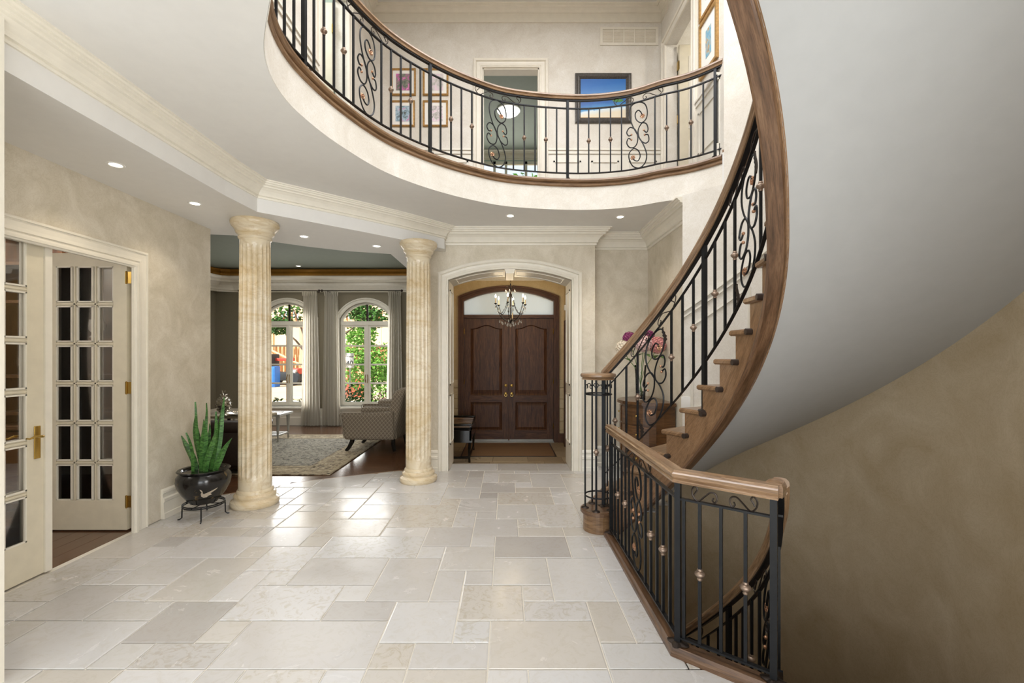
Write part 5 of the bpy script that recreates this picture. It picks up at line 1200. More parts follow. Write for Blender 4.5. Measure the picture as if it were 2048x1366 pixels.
# sage room beyond the far doorway
struct('wall_sage_room', MB().box(-2.3, -2.2, YB2+.14, 10.3, Z2, 6.3).box(2.4, 2.5, YB2+.14, 10.3, Z2, 6.3).box(-2.3, -1.0, 10.3, 10.42, Z2, 6.3).box(1.2, 2.5, 10.3, 10.42, Z2, 6.3).box(-1.0, 1.2, 10.3, 10.42, 6.03, 6.3).box(-1.0, 1.2, 10.3, 10.42, Z2, 4.2), 'green_wall')
struct('ceiling_sage_room', MB().box(-2.3, 2.5, YB2+.14, 10.42, 6.24, 6.4), 'green_ceiling')
struct('trim_28', MB().sweep([(-2.2, 10.3, 6.24), (2.4, 10.3, 6.24)], [(a*1.0, b*1.0) for a, b in CR]), 'trim')
struct('floor_sage_room', MB().box(-2.3, 2.5, YB2+.1, 10.42, Z2-.1, Z2-.005), 'oak')
uw = srt('window_3'); fm = MB()
for x0, x1 in ((-1.0, -.94), (1.14, 1.2), (-.03, .03), (-.30, -.24) , (.44, .5)): fm.box(x0, x1, 10.30, 10.38, 4.2, 6.03)
fm.box(-1.0, 1.2, 10.30, 10.38, 5.97, 6.03).box(-1.0, 1.2, 10.30, 10.38, 4.2, 4.26); obj('window_frame', fm, 'trim_white', uw); obj('pane', MB().box(-.97, 1.17, 10.335, 10.34, 4.22, 6.0), 'glass', uw)
cl = thing('ceiling_lamp', 'round frosted flush ceiling lamp glowing in the sage upstairs room', 'lamp', (.05, 8.5, 6.24)); obj('shade', MB().lathe([(0, -.13), (.10, -.115), (.19, -.06), (.21, -.02), (0, -.015)], seg=28), 'screen_glow', cl, (0, 0, 0)); obj('rim', MB().lathe([(.20, -.03), (.225, -.025), (.225, 0), (.2, 0)], seg=28), 'plastic_white', cl, (0, 0, 0))
# pictures
def picture(name, label, cx, cz, w, h, y, fw, fmat, art, matw=.0, cat='picture', yface=None):
    p = thing(name, label, cat, (cx, y, cz)); x0, x1, z0, z1 = cx-w/2, cx+w/2, cz-h/2, cz+h/2
    loop = [(x0, z0), (x1, z0), (x1, z1), (x0, z1)]; prof = [(0, .0), (0, .018), (.25, .026), (.5, .020), (.75, .024), (1, .010), (1, 0)]; m_ = len(prof); vs = []
    for (x, z) in loop:
        sx = 1 if x == x0 else -1; sz = 1 if z == z0 else -1
        for (u, d) in prof: vs.append((x+sx*u*fw, y-d-.001, z+sz*u*fw))
    fs = [(i*m_+k, i*m_+k+1, ((i+1) % 4)*m_+k+1, ((i+1) % 4)*m_+k) for i in range(4) for k in range(m_-1)]
    obj('frame', MB().add(vs, fs), fmat, p)
    if matw: obj('mat_board', MB().box(x0+fw*.8, x1-fw*.8, y-.008, y-.003, z0+fw*.8, z1-fw*.8), 'white_paper', p)
    q = fw*.8+matw; obj('print' if matw else 'canvas', MB().box(x0+q, x1-q, y-.010, y-.004, z0+q, z1-q), art, p); return p
def px_x(px, Y): return (px-CX)*Y/F
def px_z(py, Y): return EYE+(HY-py)*Y/F
sea = picture('seascape_painting', 'blue seascape painting in a wide dark pewter frame on the gallery wall', px_x(1206, 6), px_z(197.5, 6), .765, .675, YB2-.001, .075, 'pewter_frame', 'seascape')
obj('inner_fillet', MB().sweep([(px_x(1206, 6)-.31, YB2-.012, px_z(197.5, 6)-.265), (px_x(1206, 6)+.31, YB2-.012, px_z(197.5, 6)-.265)], [(-.002, -.004), (.002, -.004), (.002, .004), (-.002, .004)]), 'gold_frame', sea)
cxs, czs = px_x(1206, 6), px_z(197.5, 6)
obj('island', MB().ball((cxs+.20, YB2-.010, czs-.03), .085, 14, 7, (1, .03, .28)), 'island', sea)
for (px0, px1, py0, py1, art, lab) in [(782, 832, 138, 192, 'photo_pink', 'gold framed magenta flower print, upper left of the four gallery prints'), (846, 897, 138, 192, 'photo_pale', 'gold framed pale blossom print, upper right of the four gallery prints'),
                                       (781, 830, 202, 254, 'photo_blue', 'gold framed blue-white flower print, lower left of the four gallery prints'), (846, 896, 202, 254, 'photo_white', 'gold framed white blossom print, lower right of the four gallery prints')]:
    picture('botanical_print', lab, px_x((px0+px1)/2, 6), px_z((py0+py1)/2, 6), (px1-px0)*6/F, (py1-py0)*6/F, YB2-.001, .026, 'gold_frame', art, .05)
def picture_x(label, y0, y1, z0, z1, art):
    p = thing('framed_print', label, 'picture', (XU1, (y0+y1)/2, (z0+z1)/2)); f = .03
    fr = MB().box(XU1-.03, XU1-.001, y0, y0+f, z0, z1).box(XU1-.03, XU1-.001, y1-f, y1, z0, z1).box(XU1-.03, XU1-.001, y0+f, y1-f, z0, z0+f).box(XU1-.03, XU1-.001, y0+f, y1-f, z1-f, z1)
    obj('frame', fr, 'gold_frame', p); obj('mat_board', MB().box(XU1-.012, XU1-.004, y0+f, y1-f, z0+f, z1-f), 'white_paper', p)
    obj('print', MB().box(XU1-.015, XU1-.006, y0+.14, y1-.14, z0+.15, z1-.15), art, p)
picture_x('framed blue and gold abstract print beside the right gallery doorway', 4.38, 4.78, 4.47, 5.06, 'abstract')
picture_x('framed print hung above the blue and gold one, cut by the frame top', 4.38, 4.78, 5.09, 5.68, 'abstract')
vt = thing('air_vent', 'painted return air grille high on the gallery wall under the cornice', 'vent', (px_x(1257, 6), YB2, px_z(73, 6)))
vx0, vx1, vz0, vz1 = px_x(1200, 6), px_x(1316, 6), px_z(91, 6), px_z(55, 6)
obj('backing', MB().box(vx0+.03, vx1-.03, YB2-.004, YB2-.0005, vz0+.02, vz1-.02), 'plaster', vt)
obj('frame', MB().box(vx0, vx1, YB2-.012, YB2-.001, vz0, vz0+.03).box(vx0, vx1, YB2-.012, YB2-.001, vz1-.03, vz1).box(vx0, vx0+.035, YB2-.012, YB2-.001, vz0+.03, vz1-.03).box(vx1-.035, vx1, YB2-.012, YB2-.001, vz0+.03, vz1-.03), 'trim', vt)
for i in range(1, 5): x = vx0+.035+(vx1-vx0-.07)*i/5; obj('divider', MB().box(x-.006, x+.006, YB2-.012, YB2-.001, vz0+.03, vz1-.03), 'trim', vt)
for i in range(9): z = vz0+.04+i*.02; obj('louvre', MB().box(vx0+.035, vx1-.035, YB2-.009, YB2-.001, z, z+.006, Matrix.Rotation(.5, 3, 'X')), 'trim', vt)
# ------------------------------------------------------------------ living room
YW = 9.4; ZG = 3.30
WX = [(-4.67, 'window_1'), (-2.99, 'window_2')]; HWD = .56; SZ, WS, WT = .40, 2.27, 2.62
wm = MB()
xs = [-6.3, -4.67-HWD, -4.67+HWD, -2.99-HWD, -2.99+HWD, -1.0]
for i in (0, 2, 4): wm.box(xs[i], xs[i+1], YW, YW+.2, -.1, ZG+.1)
for cx, _ in WX:
    wm.box(cx-HWD, cx+HWD, YW, YW+.2, -.1, SZ); a = arch_pts(cx-HWD, cx+HWD, WS, WT); wm.prism_h([(cx-HWD, ZG+.1), (cx+HWD, ZG+.1)]+a[::-1], lambda u, v: Vector((u, YW, v)), (0, .2, 0))
struct('wall_living_far', wm, 'olive_wall')
struct('wall_living_left', MB().box(-6.4, -6.2, 4.7, 9.6, -.1, 3.4), 'olive_wall')
struct('wall_living_right', MB().box(-1.32, -1.17, 5.86, 9.5, -.1, 3.4), 'olive_wall')
struct('wall_living_near', MB().box(-6.4, XL-.16, 4.5, 4.69, -.1, 3.4), 'olive_wall')
struct('ceiling_living', MB().box(-6.4, -1.17, 4.7, 9.6, ZG, ZG+.1), 'green_ceiling')
lp = [(-6.2, 4.9), (-6.2, 9.0), (-6.08, 9.28), (-5.8, YW), (-1.32, YW), (-1.32, 6.9)]
LC = [(0, 0), (0, -.30), (.02, -.30), (.03, -.27), (.05, -.26), (.06, -.22), (.10, -.17), (.17, -.12), (.20, -.11), (.21, -.07), (.27, -.05), (.30, -.02), (.30, 0)]
struct('trim_29', MB().sweep([(x, y, 3.14) for x, y in lp], LC), 'trim')
struct('trim_30', MB().sweep([(x, y, 3.14) for x, y in lp], [(0, .0), (.24, .0), (.25, .05), (.22, .10), (.22, .15), (0, .158)]), 'gold_cove')
struct('baseboard_living', MB().sweep([(-6.2, 4.9, 0), (-6.2, YW, 0), (-1.32, YW, 0), (-1.32, 6.0, 0)], [(0, 0), (.03, 0), (.03, .16), (.015, .19), (.012, .27), (.022, .275), (.022, .30), (.008, .305), (.008, .36), (.0, .36)]), 'trim')
for cx, nm in WX:
    w = srt(nm, None)
    casing([(cx-HWD, YW, SZ)]+[(x, YW, z) for x, z in arch_pts(cx-HWD, cx+HWD, WS, WT)]+[(cx+HWD, YW, SZ)], (0, -1, 0), .10, 'trim_white', 'window_casing', .03, w, -1)
    obj('window_sill', MB().rbox(cx-HWD-.13, cx+HWD+.13, YW-.09, YW+.1, SZ-.045, SZ, .012, 2), 'trim_white', w)
    fr = MB(); y0, y1 = YW+.05, YW+.13
    fr.box(cx-HWD, cx-HWD+.04, y0, y1, SZ, 2.14).box(cx+HWD-.04, cx+HWD, y0, y1, SZ, 2.14).box(cx-.028, cx+.028, y0-.004, y1, SZ+.04, 2.14).box(cx-HWD+.04, cx+HWD-.04, y0, y1, SZ, SZ+.04).box(cx-HWD, cx+HWD, y0-.006, y1, 2.14, 2.225)
    archring(arch_pts(cx-HWD, cx+HWD, WS, WT), arch_pts(cx-HWD+.035, cx+HWD-.035, WS-.02, WT-.035), y0, y1, 2.2, fr); obj('window_frame', fr, 'trim_white', w)
    ic = arch_pts(cx-HWD+.03, cx+HWD-.03, WS-.02, WT-.03)
    for sx in (-1, 1):
        a, b = (cx-HWD+.04, cx-.028) if sx < 0 else (cx+.028, cx+HWD-.04)
        obj('sash', MB().box(a, a+.034, y0+.02, y1-.01, SZ+.04, 2.14).box(b-.034, b, y0+.02, y1-.01, SZ+.04, 2.14).box(a+.034, b-.034, y0+.02, y1-.01, SZ+.04, SZ+.09).box(a+.034, b-.034, y0+.02, y1-.01, 2.10, 2.14), 'trim_white', w)
        gh = (2.10-SZ-.09)/4
        for k in range(1, 4): z = SZ+.09+gh*k; obj('muntin', MB().box(a+.034, b-.034, y0+.03, y1-.02, z-.018, z+.018), 'trim_white', w)
        for k in range(4): z = SZ+.09+gh*k; obj('pane', MB().box(a+.03, b-.03, YW+.085, YW+.088, z, z+gh), 'glass', w)
        obj('latch', MB().tube([(cx+sx*.02, y0-.01, .9), (cx+sx*.03, y0-.03, 1.0), (cx+sx*.02, y0-.01, 1.08)], .008, 6), 'brass', w)
    obj('muntin', MB().box(cx-.02, cx+.02, y0+.03, y1-.02, 2.2, WT-.01), 'iron_dark', w)
    p = [(ic[0][0], 2.22)]+ic+[(ic[-1][0], 2.22)]; obj('pane', MB().prism_h(p, lambda u, v: Vector((u, YW+.085, v)), (0, .003, 0)), 'glass', w)
def curtain(x0, x1, label, seed):
    c = thing('curtain', label, 'curtain', ((x0+x1)/2, 9.26, 0)); rnd = random.Random(seed); n = 60; vs = []; nz = 8; ph = rnd.random()*6
    for j in range(nz+1):
        f = j/nz; z = .015+2.80*f; sq = 1-.30*f
        for i in range(n+1):
            u = i/n; x = (x0+x1)/2+(x1-x0)*(u-.5)*sq; y = 9.26+.035*(1-.35*f)*sin(u*2*pi*6+ph)+.012*sin(u*2*pi*13+1)+.02*(1-f)*sin(u*7)
            vs.append((x, y, z))
    fs = [(j*(n+1)+i, j*(n+1)+i+1, (j+1)*(n+1)+i+1, (j+1)*(n+1)+i) for j in range(nz) for i in range(n)]
    obj('drape', MB().add(vs, fs, None, True), 'linen', c); xm = (x0+x1)/2; w = (x1-x0)*.35
    hd = MB(); 
    for i in range(7): x = xm-w+2*w*i/6; hd.tube([(x, 9.25, 2.74), (x, 9.24, 2.80), (x, 9.25, 2.84)], [.006, .014, .01], 6)
    obj('pleat_heading', hd, 'linen', c)
curtain(-5.62, -5.25, 'grey linen curtain panel at the far left of the living room windows', 3)
curtain(-4.33, -3.93, 'grey linen curtain panel hanging right of the left arched window', 4)
curtain(-3.87, -3.48, 'grey linen curtain panel hanging left of the right arched window', 5)
curtain(-2.52, -2.16, 'grey linen curtain panel at the right side of the right arched window', 6)
for cx, lb in ((-4.67, 'thin dark curtain rod over the left arched window'), (-2.99, 'thin dark curtain rod over the right arched window')):
    r = thing('curtain_rod', lb, 'curtain rod', (cx, 9.25, 2.85)); obj('rod', MB().tube([(cx-.92, 9.25, 2.852), (cx+.78, 9.25, 2.852)], .011, 8), 'iron_dark', r)
    for x in (cx-.94, cx+.80): obj('finial', MB().ball((x, 9.25, 2.852), .026, 10, 6), 'iron_dark', r)
    for x in (cx-.75, cx+.68): obj('bracket', MB().box(x-.012, x+.012, 9.25, 9.4, 2.83, 2.842), 'iron_dark', r)
# rug
rg = thing('area_rug', 'large faded blue-grey and beige persian rug under the living room seating', 'rug', (-3.6, 6.85, 0))
rx0, rx1, ry0, ry1 = -5.1, -2.2, 5.50, 8.25
obj('border', MB().box(rx0, rx1, ry0, ry1, .0, .010), 'rug_border', rg); obj('field', MB().box(rx0+.42, rx1-.42, ry0+.42, ry1-.42, .004, .0125), 'rug', rg)
ed = MB()
for d, w_ in ((.02, .03), (.34, .035), (.10, .02)): 
    a, b, c_, e_ = rx0+d, rx1-d, ry0+d, ry1-d; ed.box(a, b, c_, c_+w_, .004, .012).box(a, b, e_-w_, e_, .004, .012).box(a, a+w_, c_, e_, .004, .012).box(b-w_, b, c_, e_, .004, .012)
obj('guard_band', ed, 'rug_edge', rg)
# armchairs (face -X)
def armchair(label, loc, rz):
    c = thing('armchair', label, 'armchair', loc, rz); c.scale = (.90, 1, 1)
    obj('seat', MB().rbox(-.46, .36, -.27, .27, .30, .47, .06, 4), 'lattice', c, (0, 0, 0))
    obj('seat_base', MB().rbox(-.44, .42, -.34, .34, .19, .34, .03, 3), 'lattice', c, (0, 0, 0))
    for s in (-1, 1):
        def wp(v, s=s):
            f = (v.z-.13)/.5; fr = max(0, (-v.x-.1)/.4); return Vector((v.x-.05*fr*f, v.y+s*.05*f*f*1.2, v.z+.05*(-v.x-.1)*.0+.10*max(0, (v.x-.05))*f))
        obj('arm', MB().rbox(-.48, .40, s*.33-.075, s*.33+.075, .18, .60, .06, 4, wp), 'lattice', c, (0, 0, 0))
        obj('piping', MB().tube([(-.485, s*.39, .21), (-.50, s*.42, .40), (-.53, s*.455, .575), (-.50, s*.44, .60), (-.1, s*.44, .605), (.25, s*.44, .625)], .006, 6), 'lattice', c, (0, 0, 0))
    def wb_(v): f = max(0, (v.z-.3)/.62); return Vector((v.x+.16*f-.05*(v.y/.4)**2, v.y*(1-.06*f), v.z-.05*(v.y/.4)**4*f))
    obj('backrest', MB().rbox(.24, .44, -.40, .40, .18, .97, .07, 4, wb_), 'lattice', c, (0, 0, 0))
    for s in (-1, 1):
        obj('leg', MB().tube([(-.36, s*.30, .22), (-.38, s*.305, .14), (-.43, s*.31, .05), (-.48, s*.315, 0)], [.045, .040, .032, .026], 8), 'black_lacquer', c, (0, 0, 0))
        obj('leg', MB().tube([(.34, s*.30, .22), (.35, s*.30, .10), (.37, s*.30, 0)], [.042, .036, .028], 8), 'black_lacquer', c, (0, 0, 0))
armchair('lattice-patterned taupe armchair nearest the hall, turned left', (-2.03, 7.12, .013), -.08)
armchair('second taupe lattice armchair behind the first, closer to the window', (-2.10, 8.35, .013), -.08)
# leather sofa, seen from behind
sf = thing('sofa', 'dark brown leather sofa with rolled back behind the nearer column', 'sofa', (-4.1, 5.75, .013), .18)
def wr_(v): return v
obj('base', MB().rbox(-.95, .78, -.40, .42, .05, .36, .04, 3), 'leather', sf, (0, 0, 0))
obj('backrest', MB().rbox(-.95, .78, -.42, -.22, .08, .56, .05, 3), 'leather', sf, (0, 0, 0))
obj('roll', MB().tube([(-.98, -.36, .58), (-.2, -.36, .60), (.80, -.36, .58)], [.085, .09, .085], 16), 'leather', sf, (0, 0, 0))
for x in (-.90, .74): obj('arm', MB().rbox(x-.10, x+.10, -.40, .42, .08, .52, .07, 4), 'leather', sf, (0, 0, 0)); obj('arm_roll', MB().tube([(x, -.40, .53), (x, .44, .53)], .10, 14), 'leather', sf, (0, 0, 0))
for i in range(2): obj('seat_cushion', MB().rbox(-.80+i*.73, -.08+i*.73, -.22, .42, .34, .48, .05, 3), 'leather', sf, (0, 0, 0))
for x in (-.88, .72):
    for y in (-.34, .36): obj('foot', MB().lathe([(0, 0), (.025, 0), (.035, .05), (0, .05)], seg=10), 'black_lacquer', sf, (x, y, 0))
for i in range(3): obj('seam', MB().tube([(-.5+i*.42, -.424, .10), (-.5+i*.42, -.428, .50)], .003, 5), 'black_lacquer', sf, (0, 0, 0))
sd = thing('side_table', 'pale stone-topped side table behind the leather sofa', 'table', (-3.62, 6.42, .013)); obj('top', MB().rbox(-4.20, -3.44, 6.22, 6.62, .60, .635, .008, 2), 'rug_edge', sd)
for x in (-4.13, -3.51):
    for y in (6.28, 6.56): obj('leg', MB().lathe([(0, 0), (.016, 0), (.024, .55), (.024, .59), (0, .59)], seg=10), 'iron_dark', sd, (x+3.62, y-6.42, 0))
ty = thing('tray', 'silver tray with scalloped rim on the table behind the sofa', 'tray', (-3.74, 6.42, .637)); obj('dish', MB().lathe([(0, .004), (.22, .004), (.27, .03), (.275, .034), (.22, .0), (0, 0)], seg=40, mod=lambda a, z: 1+(.04*cos(12*a) if z > .02 else 0)), 'silver', ty, (0, 0, 0))
pn = thing('pineapple_ornament', 'silver mercury-glass pineapple ornament standing on the table by the sofa', 'ornament', (-3.98, 6.20, .637)); pm = MB(); pm.lathe([(0, 0), (.05, 0), (.055, .01), (.02, .03), (.02, .05), (0, .05)], seg=16); obj('foot', pm, 'silver', pn, (0, 0, 0))
bd = MB(); bd.ball((0, 0, .165), .09, 16, 10, (1, 1, 1.3))
for k in range(70):
    z = 1-2*(k+.5)/70; a = k*2.39996; rr = sqrt(1-z*z); bd.ball((.09*rr*cos(a), .09*rr*sin(a), .165+.117*z), .013, 6, 4)
obj('body', bd, 'silver', pn, (0, 0, 0)); cwn = MB()
for k in range(16): a = k*2.4; r = .012+.028*(k % 4)/4; h_ = .10-.02*(k % 4); cwn.tube([(0, 0, .27), (r*cos(a)*.8, r*sin(a)*.8, .27+h_*.5), (r*cos(a)*1.7, r*sin(a)*1.7, .27+h_)], [.010, .009, .001], 5)
obj('crown', cwn, 'silver', pn, (0, 0, 0))
ct = thing('coffee_table', 'silver-framed glass coffee table with tapered legs on the rug', 'table', (-4.25, 7.75, .013)); tx0, tx1, ty0, ty1 = -4.95, -3.86, 7.50, 7.98
obj('top_frame', MB().box(tx0, tx1, ty0, ty0+.09, .45, .485).box(tx0, tx1, ty1-.09, ty1, .45, .485).box(tx0, tx0+.09, ty0+.09, ty1-.09, .45, .485).box(tx1-.09, tx1, ty0+.09, ty1-.09, .45, .485), 'silver_wood', ct); obj('glass_top', MB().box(tx0+.08, tx1-.08, ty0+.08, ty1-.08, .468, .478), 'glass', ct)
for x in (tx0+.06, tx1-.06):
    for y in (ty0+.06, ty1-.06): obj('leg', MB().lathe([(0, 0), (.013, 0), (.016, .1), (.032, .40), (.036, .43), (.036, .44), (0, .44)], seg=10), 'silver_wood', ct, (x+4.25, y-7.75, 0))
ss = MB().box(tx0+.06, tx1-.06, ty0+.05, ty0+.07, .10, .125).box(tx0+.06, tx1-.06, ty1-.07, ty1-.05, .10, .125).box(tx0+.05, tx0+.07, ty0+.06, ty1-.06, .10, .125).box(tx1-.07, tx1-.05, ty0+.06, ty1-.06, .10, .125)
obj('stretcher', ss, 'silver_wood', ct)
for i in range(5): y = ty0+.10+i*.07; obj('shelf_slat', MB().box(tx0+.06, tx1-.06, y, y+.02, .108, .12), 'silver_wood', ct)
tw = thing('branch_arrangement', 'bare twig arrangement in a tall floor vase by the living room corner', 'vase', (-1.75, 8.95, 0)); obj('vase', MB().lathe([(0, 0), (.10, 0), (.14, .15), (.13, .45), (.07, .62), (.09, .68), (.085, .68), (.06, .62), (0, .6)], seg=20), 'iron_dark', tw, (0, 0, 0))
for k in range(7): a = k*.9; obj('twig', MB().tube([(0, 0, .5), (.12*cos(a), .12*sin(a), 1.1), (.30*cos(a+.3)-.15, .28*sin(a), 1.65+.05*(k % 3))], [.006, .004, .002], 5), 'bark', tw, (0, 0, 0))
downlight(-4.2, 8.9, ZG, 'recessed downlight in the sage living room ceiling', 5)

# ------------------------------------------------------------------ outside
struct('ground', MB().box(-40, 30, 9.65, 17.5, -.5, -.3), 'soil'); struct('road', MB().box(-40, 30, 13.6, 17.0, -.35, -.28), 'asphalt'); struct('ground_far', MB().box(-60, 60, 17.5, 80, -.5, -.25), 'soil')
def blob_leaves(mb, c, r, n, size, rnd, flat_=.75):
    for _ in range(n):
        u = rnd.gauss(0, 1), rnd.gauss(0, 1), rnd.gauss(0, 1); l = sqrt(sum(k*k for k in u)) or 1; q = r*rnd.random()**.33
        p = Vector((c[0]+u[0]/l*q, c[1]+u[1]/l*q, c[2]+u[2]/l*q*flat_)); d = Vector((rnd.uniform(-1, 1), rnd.uniform(-1, 1), rnd.uniform(-.6, .6))).normalized()*size; e = d.orthogonal().normalized()*size*.5; e = Matrix.Rotation(rnd.random()*6, 3, d) @ e
        mb.add([p-d, p+e, p+d, p-e], [(0, 1, 2, 3)])
def tree(label, x, y, z0, h, blobs, n, size, mat, name='tree', cat='tree'):
    t = thing(name, label, cat, (x, y, z0)); rnd = random.Random(int(abs(x*13+y*7)))
    tr = MB().tube([(x, y, z0), (x+.05, y, z0+h*.4), (x-.05, y, z0+h*.7)], [.07*h/3, .05*h/3, .025*h/3], 8)
    for b in blobs: tr.tube([(x, y, z0+h*.4), ((x+b[0])/2, (y+b[1])/2, (z0+h*.4+b[2])/2+.1), b[:3]], [.035*h/3, .02*h/3, .008], 6)
    obj('trunk', tr, 'bark', t); lm = MB()
    for b in blobs: blob_leaves(lm, b[:3], b[3], n, size, rnd)
    obj('foliage', lm, mat, t)['kind'] = 'stuff'; return t
tree('leafy tree whose branches hang across the top of both arched windows', -5.35, 12.2, -.3, 4.0, [(-5.9, 12.0, 2.95, .75), (-4.9, 12.2, 3.2, .6), (-4.2, 12.2, 2.9, .55), (-3.75, 12.1, 2.55, .50), (-6.3, 12.2, 2.3, .35)], 420, .075, 'leaf_dark')
tree('bright green bushy tree behind the right arched window', -4.6, 15.0, -.3, 2.6, [(-5.0, 15, 1.5, .75), (-4.3, 15.2, 1.35, .8), (-4.7, 14.8, .8, .8), (-3.9, 15, .75, .7), (-5.0, 15.2, 2.2, .55), (-3.6, 15.4, 1.4, .6)], 700, .07, 'leaf_light')
def shrub(label, x, y, z, r, n, size, mat, fl=.8):
    t = thing('shrub', label, 'shrub', (x, y, z)); rnd = random.Random(int(abs(x*31+y*17))); lm = MB(); blob_leaves(lm, (x, y, z+r*fl*.8), r, n, size, rnd, fl); obj('foliage', lm, mat, t)['kind'] = 'stuff'
    sm_ = MB()
    for k in range(6): a = k*1.05; sm_.tube([(x, y, z), (x+r*.6*cos(a), y+r*.6*sin(a), z+r*fl*1.2)], [.012, .004], 5)
    obj('stem', sm_, 'bark', t)
shrub('leafy shrub filling the lowest left pane of the right arched window', -3.65, 10.5, -.3, .62, 900, .055, 'leaf_dark', 1.0)
shrub('mauve blossoming shrub outside the lowest right pane', -2.95, 11.4, -.3, .62, 900, .04, 'purple_shrub')
shrub('clipped bright hedge shrub beyond the mauve one', -3.15, 12.6, -.3, .75, 900, .05, 'leaf_light')
for i, (x, lb) in enumerate([(-5.25, 'small grassy shrub below the left arched window, left pane'), (-4.72, 'small grassy shrub below the left arched window, middle'), (-4.42, 'small grassy shrub below the left arched window, right pane')]): shrub(lb, x, 10.0, -.05, .28, 160, .05, 'leaf_dark', 1.15)
# speed sign
sg = thing('speed_sign', 'white speed limit sign reading 40 on a thin post outside the right window', 'sign', (-5.32, 14.6, -.3))
sx, sy, sz = px_x(699.5, 13.2), 13.2, px_z(721, 13.2); sg.location = (sx, sy, -.3)
obj('post', MB().tube([(sx, sy+.02, -.3), (sx, sy+.02, sz+.22)], .02, 8), 'silver_wood', sg); obj('board', MB().rbox(sx-.12, sx+.12, sy-.008, sy+.008, sz-.22, sz+.22, .02, 2), 'plastic_white', sg)
def text(body, size, loc, mat, parent, name, rot=(pi/2, 0, 0)):
    cu = bpy.data.curves.new(name, 'FONT'); cu.body = body; cu.size = size; cu.align_x = 'CENTER'; cu.extrude = .001; o_ = bpy.data.objects.new(name, cu); C.objects.link(o_); dg = bpy.context.evaluated_depsgraph_get(); me = bpy.data.meshes.new_from_object(o_.evaluated_get(dg)); bpy.data.objects.remove(o_)
    me.materials.clear(); me.materials.append(M[mat]); o = bpy.data.objects.new(name, me); C.objects.link(o); o.parent = parent; o.location = Vector(loc)-wloc(parent); o.rotation_euler = rot; return o
text('40', .21, (sx, sy-.011, sz-.15), 'rubber', sg, 'numerals'); text('MAXIMUM', .05, (sx, sy-.011, sz+.10), 'rubber', sg, 'lettering')
# half-built house across the road
hs = thing('timber_house', 'timber-framed house under construction across the road', 'building', (-11, 27, -.25)); Hx0, Hx1, Hy = -20, -2.5, 31.0
def hx(px): return px_x(px, Hy)
def hz(py): return px_z(py, Hy)
for (a, b, t_, c_) in [(430, 800, 655, 692), (430, 800, 610, 622)]: 
    for k in range(10): x0 = hx(a+(b-a)*k/10); x1 = hx(a+(b-a)*(k+1)/10); obj('sheathing', MB().box(x0+.01, x1-.01, Hy, Hy+.1, hz(c_), hz(t_)), 'plywood', hs)
for a, b in ((430, 560), (598, 640), (700, 730), (765, 800)): obj('sheathing', MB().box(hx(a), hx(b), Hy+.02, Hy+.12, hz(655), hz(618)), 'plywood', hs)
for px in range(432, 800, 8): x = hx(px); obj('stud', MB().box(x-.04, x+.04, Hy+.5, Hy+.65, -.25, hz(612)), 'stud', hs)
for px in (470, 521, 545, 603, 610, 660, 720, 790): x = hx(px); obj('post', MB().box(x-.1, x+.1, Hy-.1, Hy+.1, -.25, hz(640)), 'stud', hs)
obj('interior_wall', MB().box(hx(430), hx(800), Hy+3, Hy+3.1, -.25, hz(630)), 'stud', hs)
obj('brace', MB().tube([(hx(543), Hy-.2, hz(700)), (hx(600), Hy-.2, hz(728))], .09, 4), 'stud', hs)
for i in range(14):
    x = hx(705+i*8); z0 = hz(640); obj('truss', MB().box(x-.05, x+.05, Hy, Hy+4.5, z0, z0+.12).tube([(x, Hy+.0, z0+.1), (x, Hy+2.2, z0+1.3), (x, Hy+4.4, z0+.1)], .06, 4).tube([(x, Hy+1.1, z0+.65), (x, Hy+1.4, z0+.1)], .04, 4), 'stud', hs)
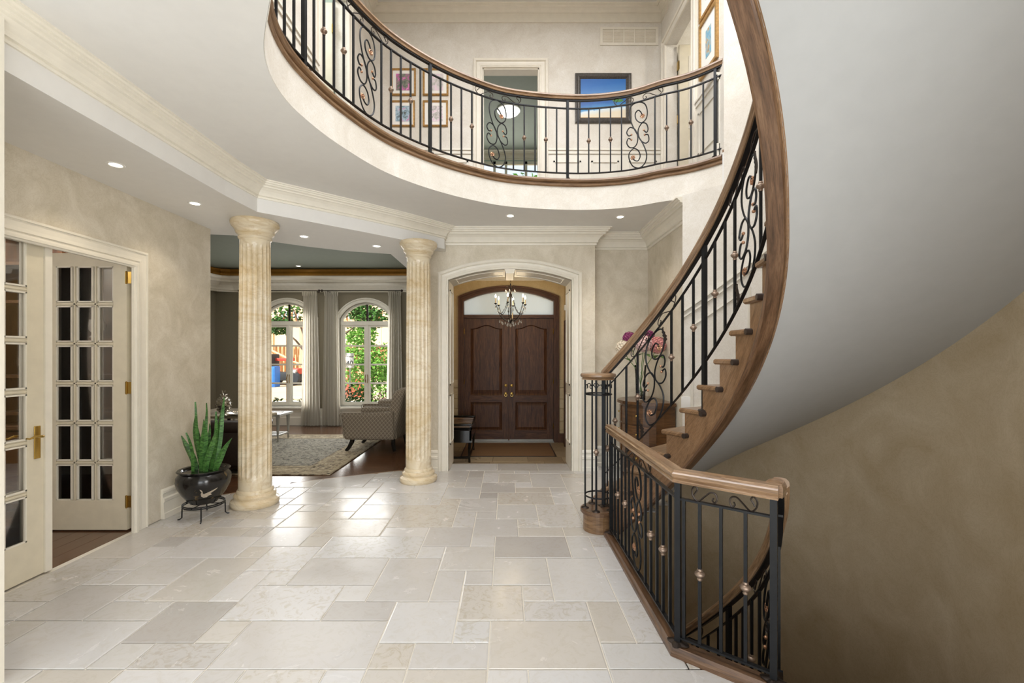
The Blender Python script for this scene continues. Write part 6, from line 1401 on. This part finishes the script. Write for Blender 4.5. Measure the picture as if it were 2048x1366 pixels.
# telehandler parked in front of it
tv = thing('lift_truck', 'red and black lift truck parked on the dirt across the road', 'vehicle', (px_x(560, 26), 26, -.25)); bx = lambda px: px_x(px, 26); bz = lambda py: px_z(py, 26)
obj('chassis', MB().rbox(bx(530), bx(604), 25.3, 26.6, bz(760), bz(744), .08, 2), 'rubber', tv); obj('boom', MB().rbox(bx(533), bx(592), 25.7, 25.9, bz(722), bz(716), .03, 2), 'red_paint', tv)
obj('cab', MB().rbox(bx(536), bx(556), 25.3, 26.2, bz(742), bz(708), .06, 2), 'rubber', tv); obj('engine_cover', MB().rbox(bx(586), bx(608), 25.3, 26.4, bz(748), bz(736), .10, 3), 'red_paint', tv); obj('fuel_tank', MB().tube([(bx(596), 25.2, bz(744)), (bx(606), 25.2, bz(744))], .16, 12), 'silver_wood', tv)
for px in (545, 600):
    for y in (25.2, 26.5):
        w_ = obj('wheel', MB().lathe([(0, -.16), (.34, -.16), (.40, -.1), (.40, .1), (.34, .16), (0, .16)], seg=20), 'rubber', tv, Vector((bx(px), y, .15))-wloc(tv)); w_.rotation_euler = (pi/2, 0, 0); obj('hub', MB().lathe([(0, -.15), (.13, -.15), (.13, .15), (0, .15)], seg=12), 'silver_wood', w_, (0, 0, 0))
cp = thing('portable_toilet', 'blue portable toilet cabin beside the lift truck', 'cabin', (px_x(548, 24), 24, -.25)); X_ = px_x(548, 24); obj('shell', MB().rbox(X_-.20, X_+.14, 23.8, 24.4, -.25, px_z(733, 24), .04, 2), 'blue_paint', cp); obj('door', MB().rbox(X_-.15, X_+.09, 23.78, 23.81, -.18, px_z(737, 24), .02, 2), 'blue_paint', cp)
fc = thing('red_fence', 'brick red hoarding across the road behind the shrubs', 'fence', (px_x(705, 18), 18, -.25))
for k in range(7): x = px_x(672+k*8, 18); obj('board', MB().box(x+.005, x+.155, 18, 18.04, -.25, px_z(757, 18)), 'barn_red', fc)
tree('tall tree seen through the upstairs sage room window', -.6, 15.5, -.3, 7, [(-1.2, 15, 5.6, 1.3), (.2, 15.3, 5.4, 1.2), (1.5, 15.4, 5.7, 1.3), (.6, 15, 6.8, 1.1), (-1.8, 15.4, 6.9, 1.2), (-.2, 15, 4.4, 1.2)], 420, .12, 'leaf_light')
# walls closing the hall behind and to the right of the view
struct('wall_rear_upper', MB().box(-2.0, 3.2, -2.4, -2.3, ZC, ZT), 'plaster_light'); struct('wall_right_rear', MB().box(3.0, 3.12, -2.4, 2.0, -3.1, ZT), 'plaster')
struct('wall_right', MB().box(2.62, 2.72, .4, 5.2, -3.1, ZT), 'plaster')
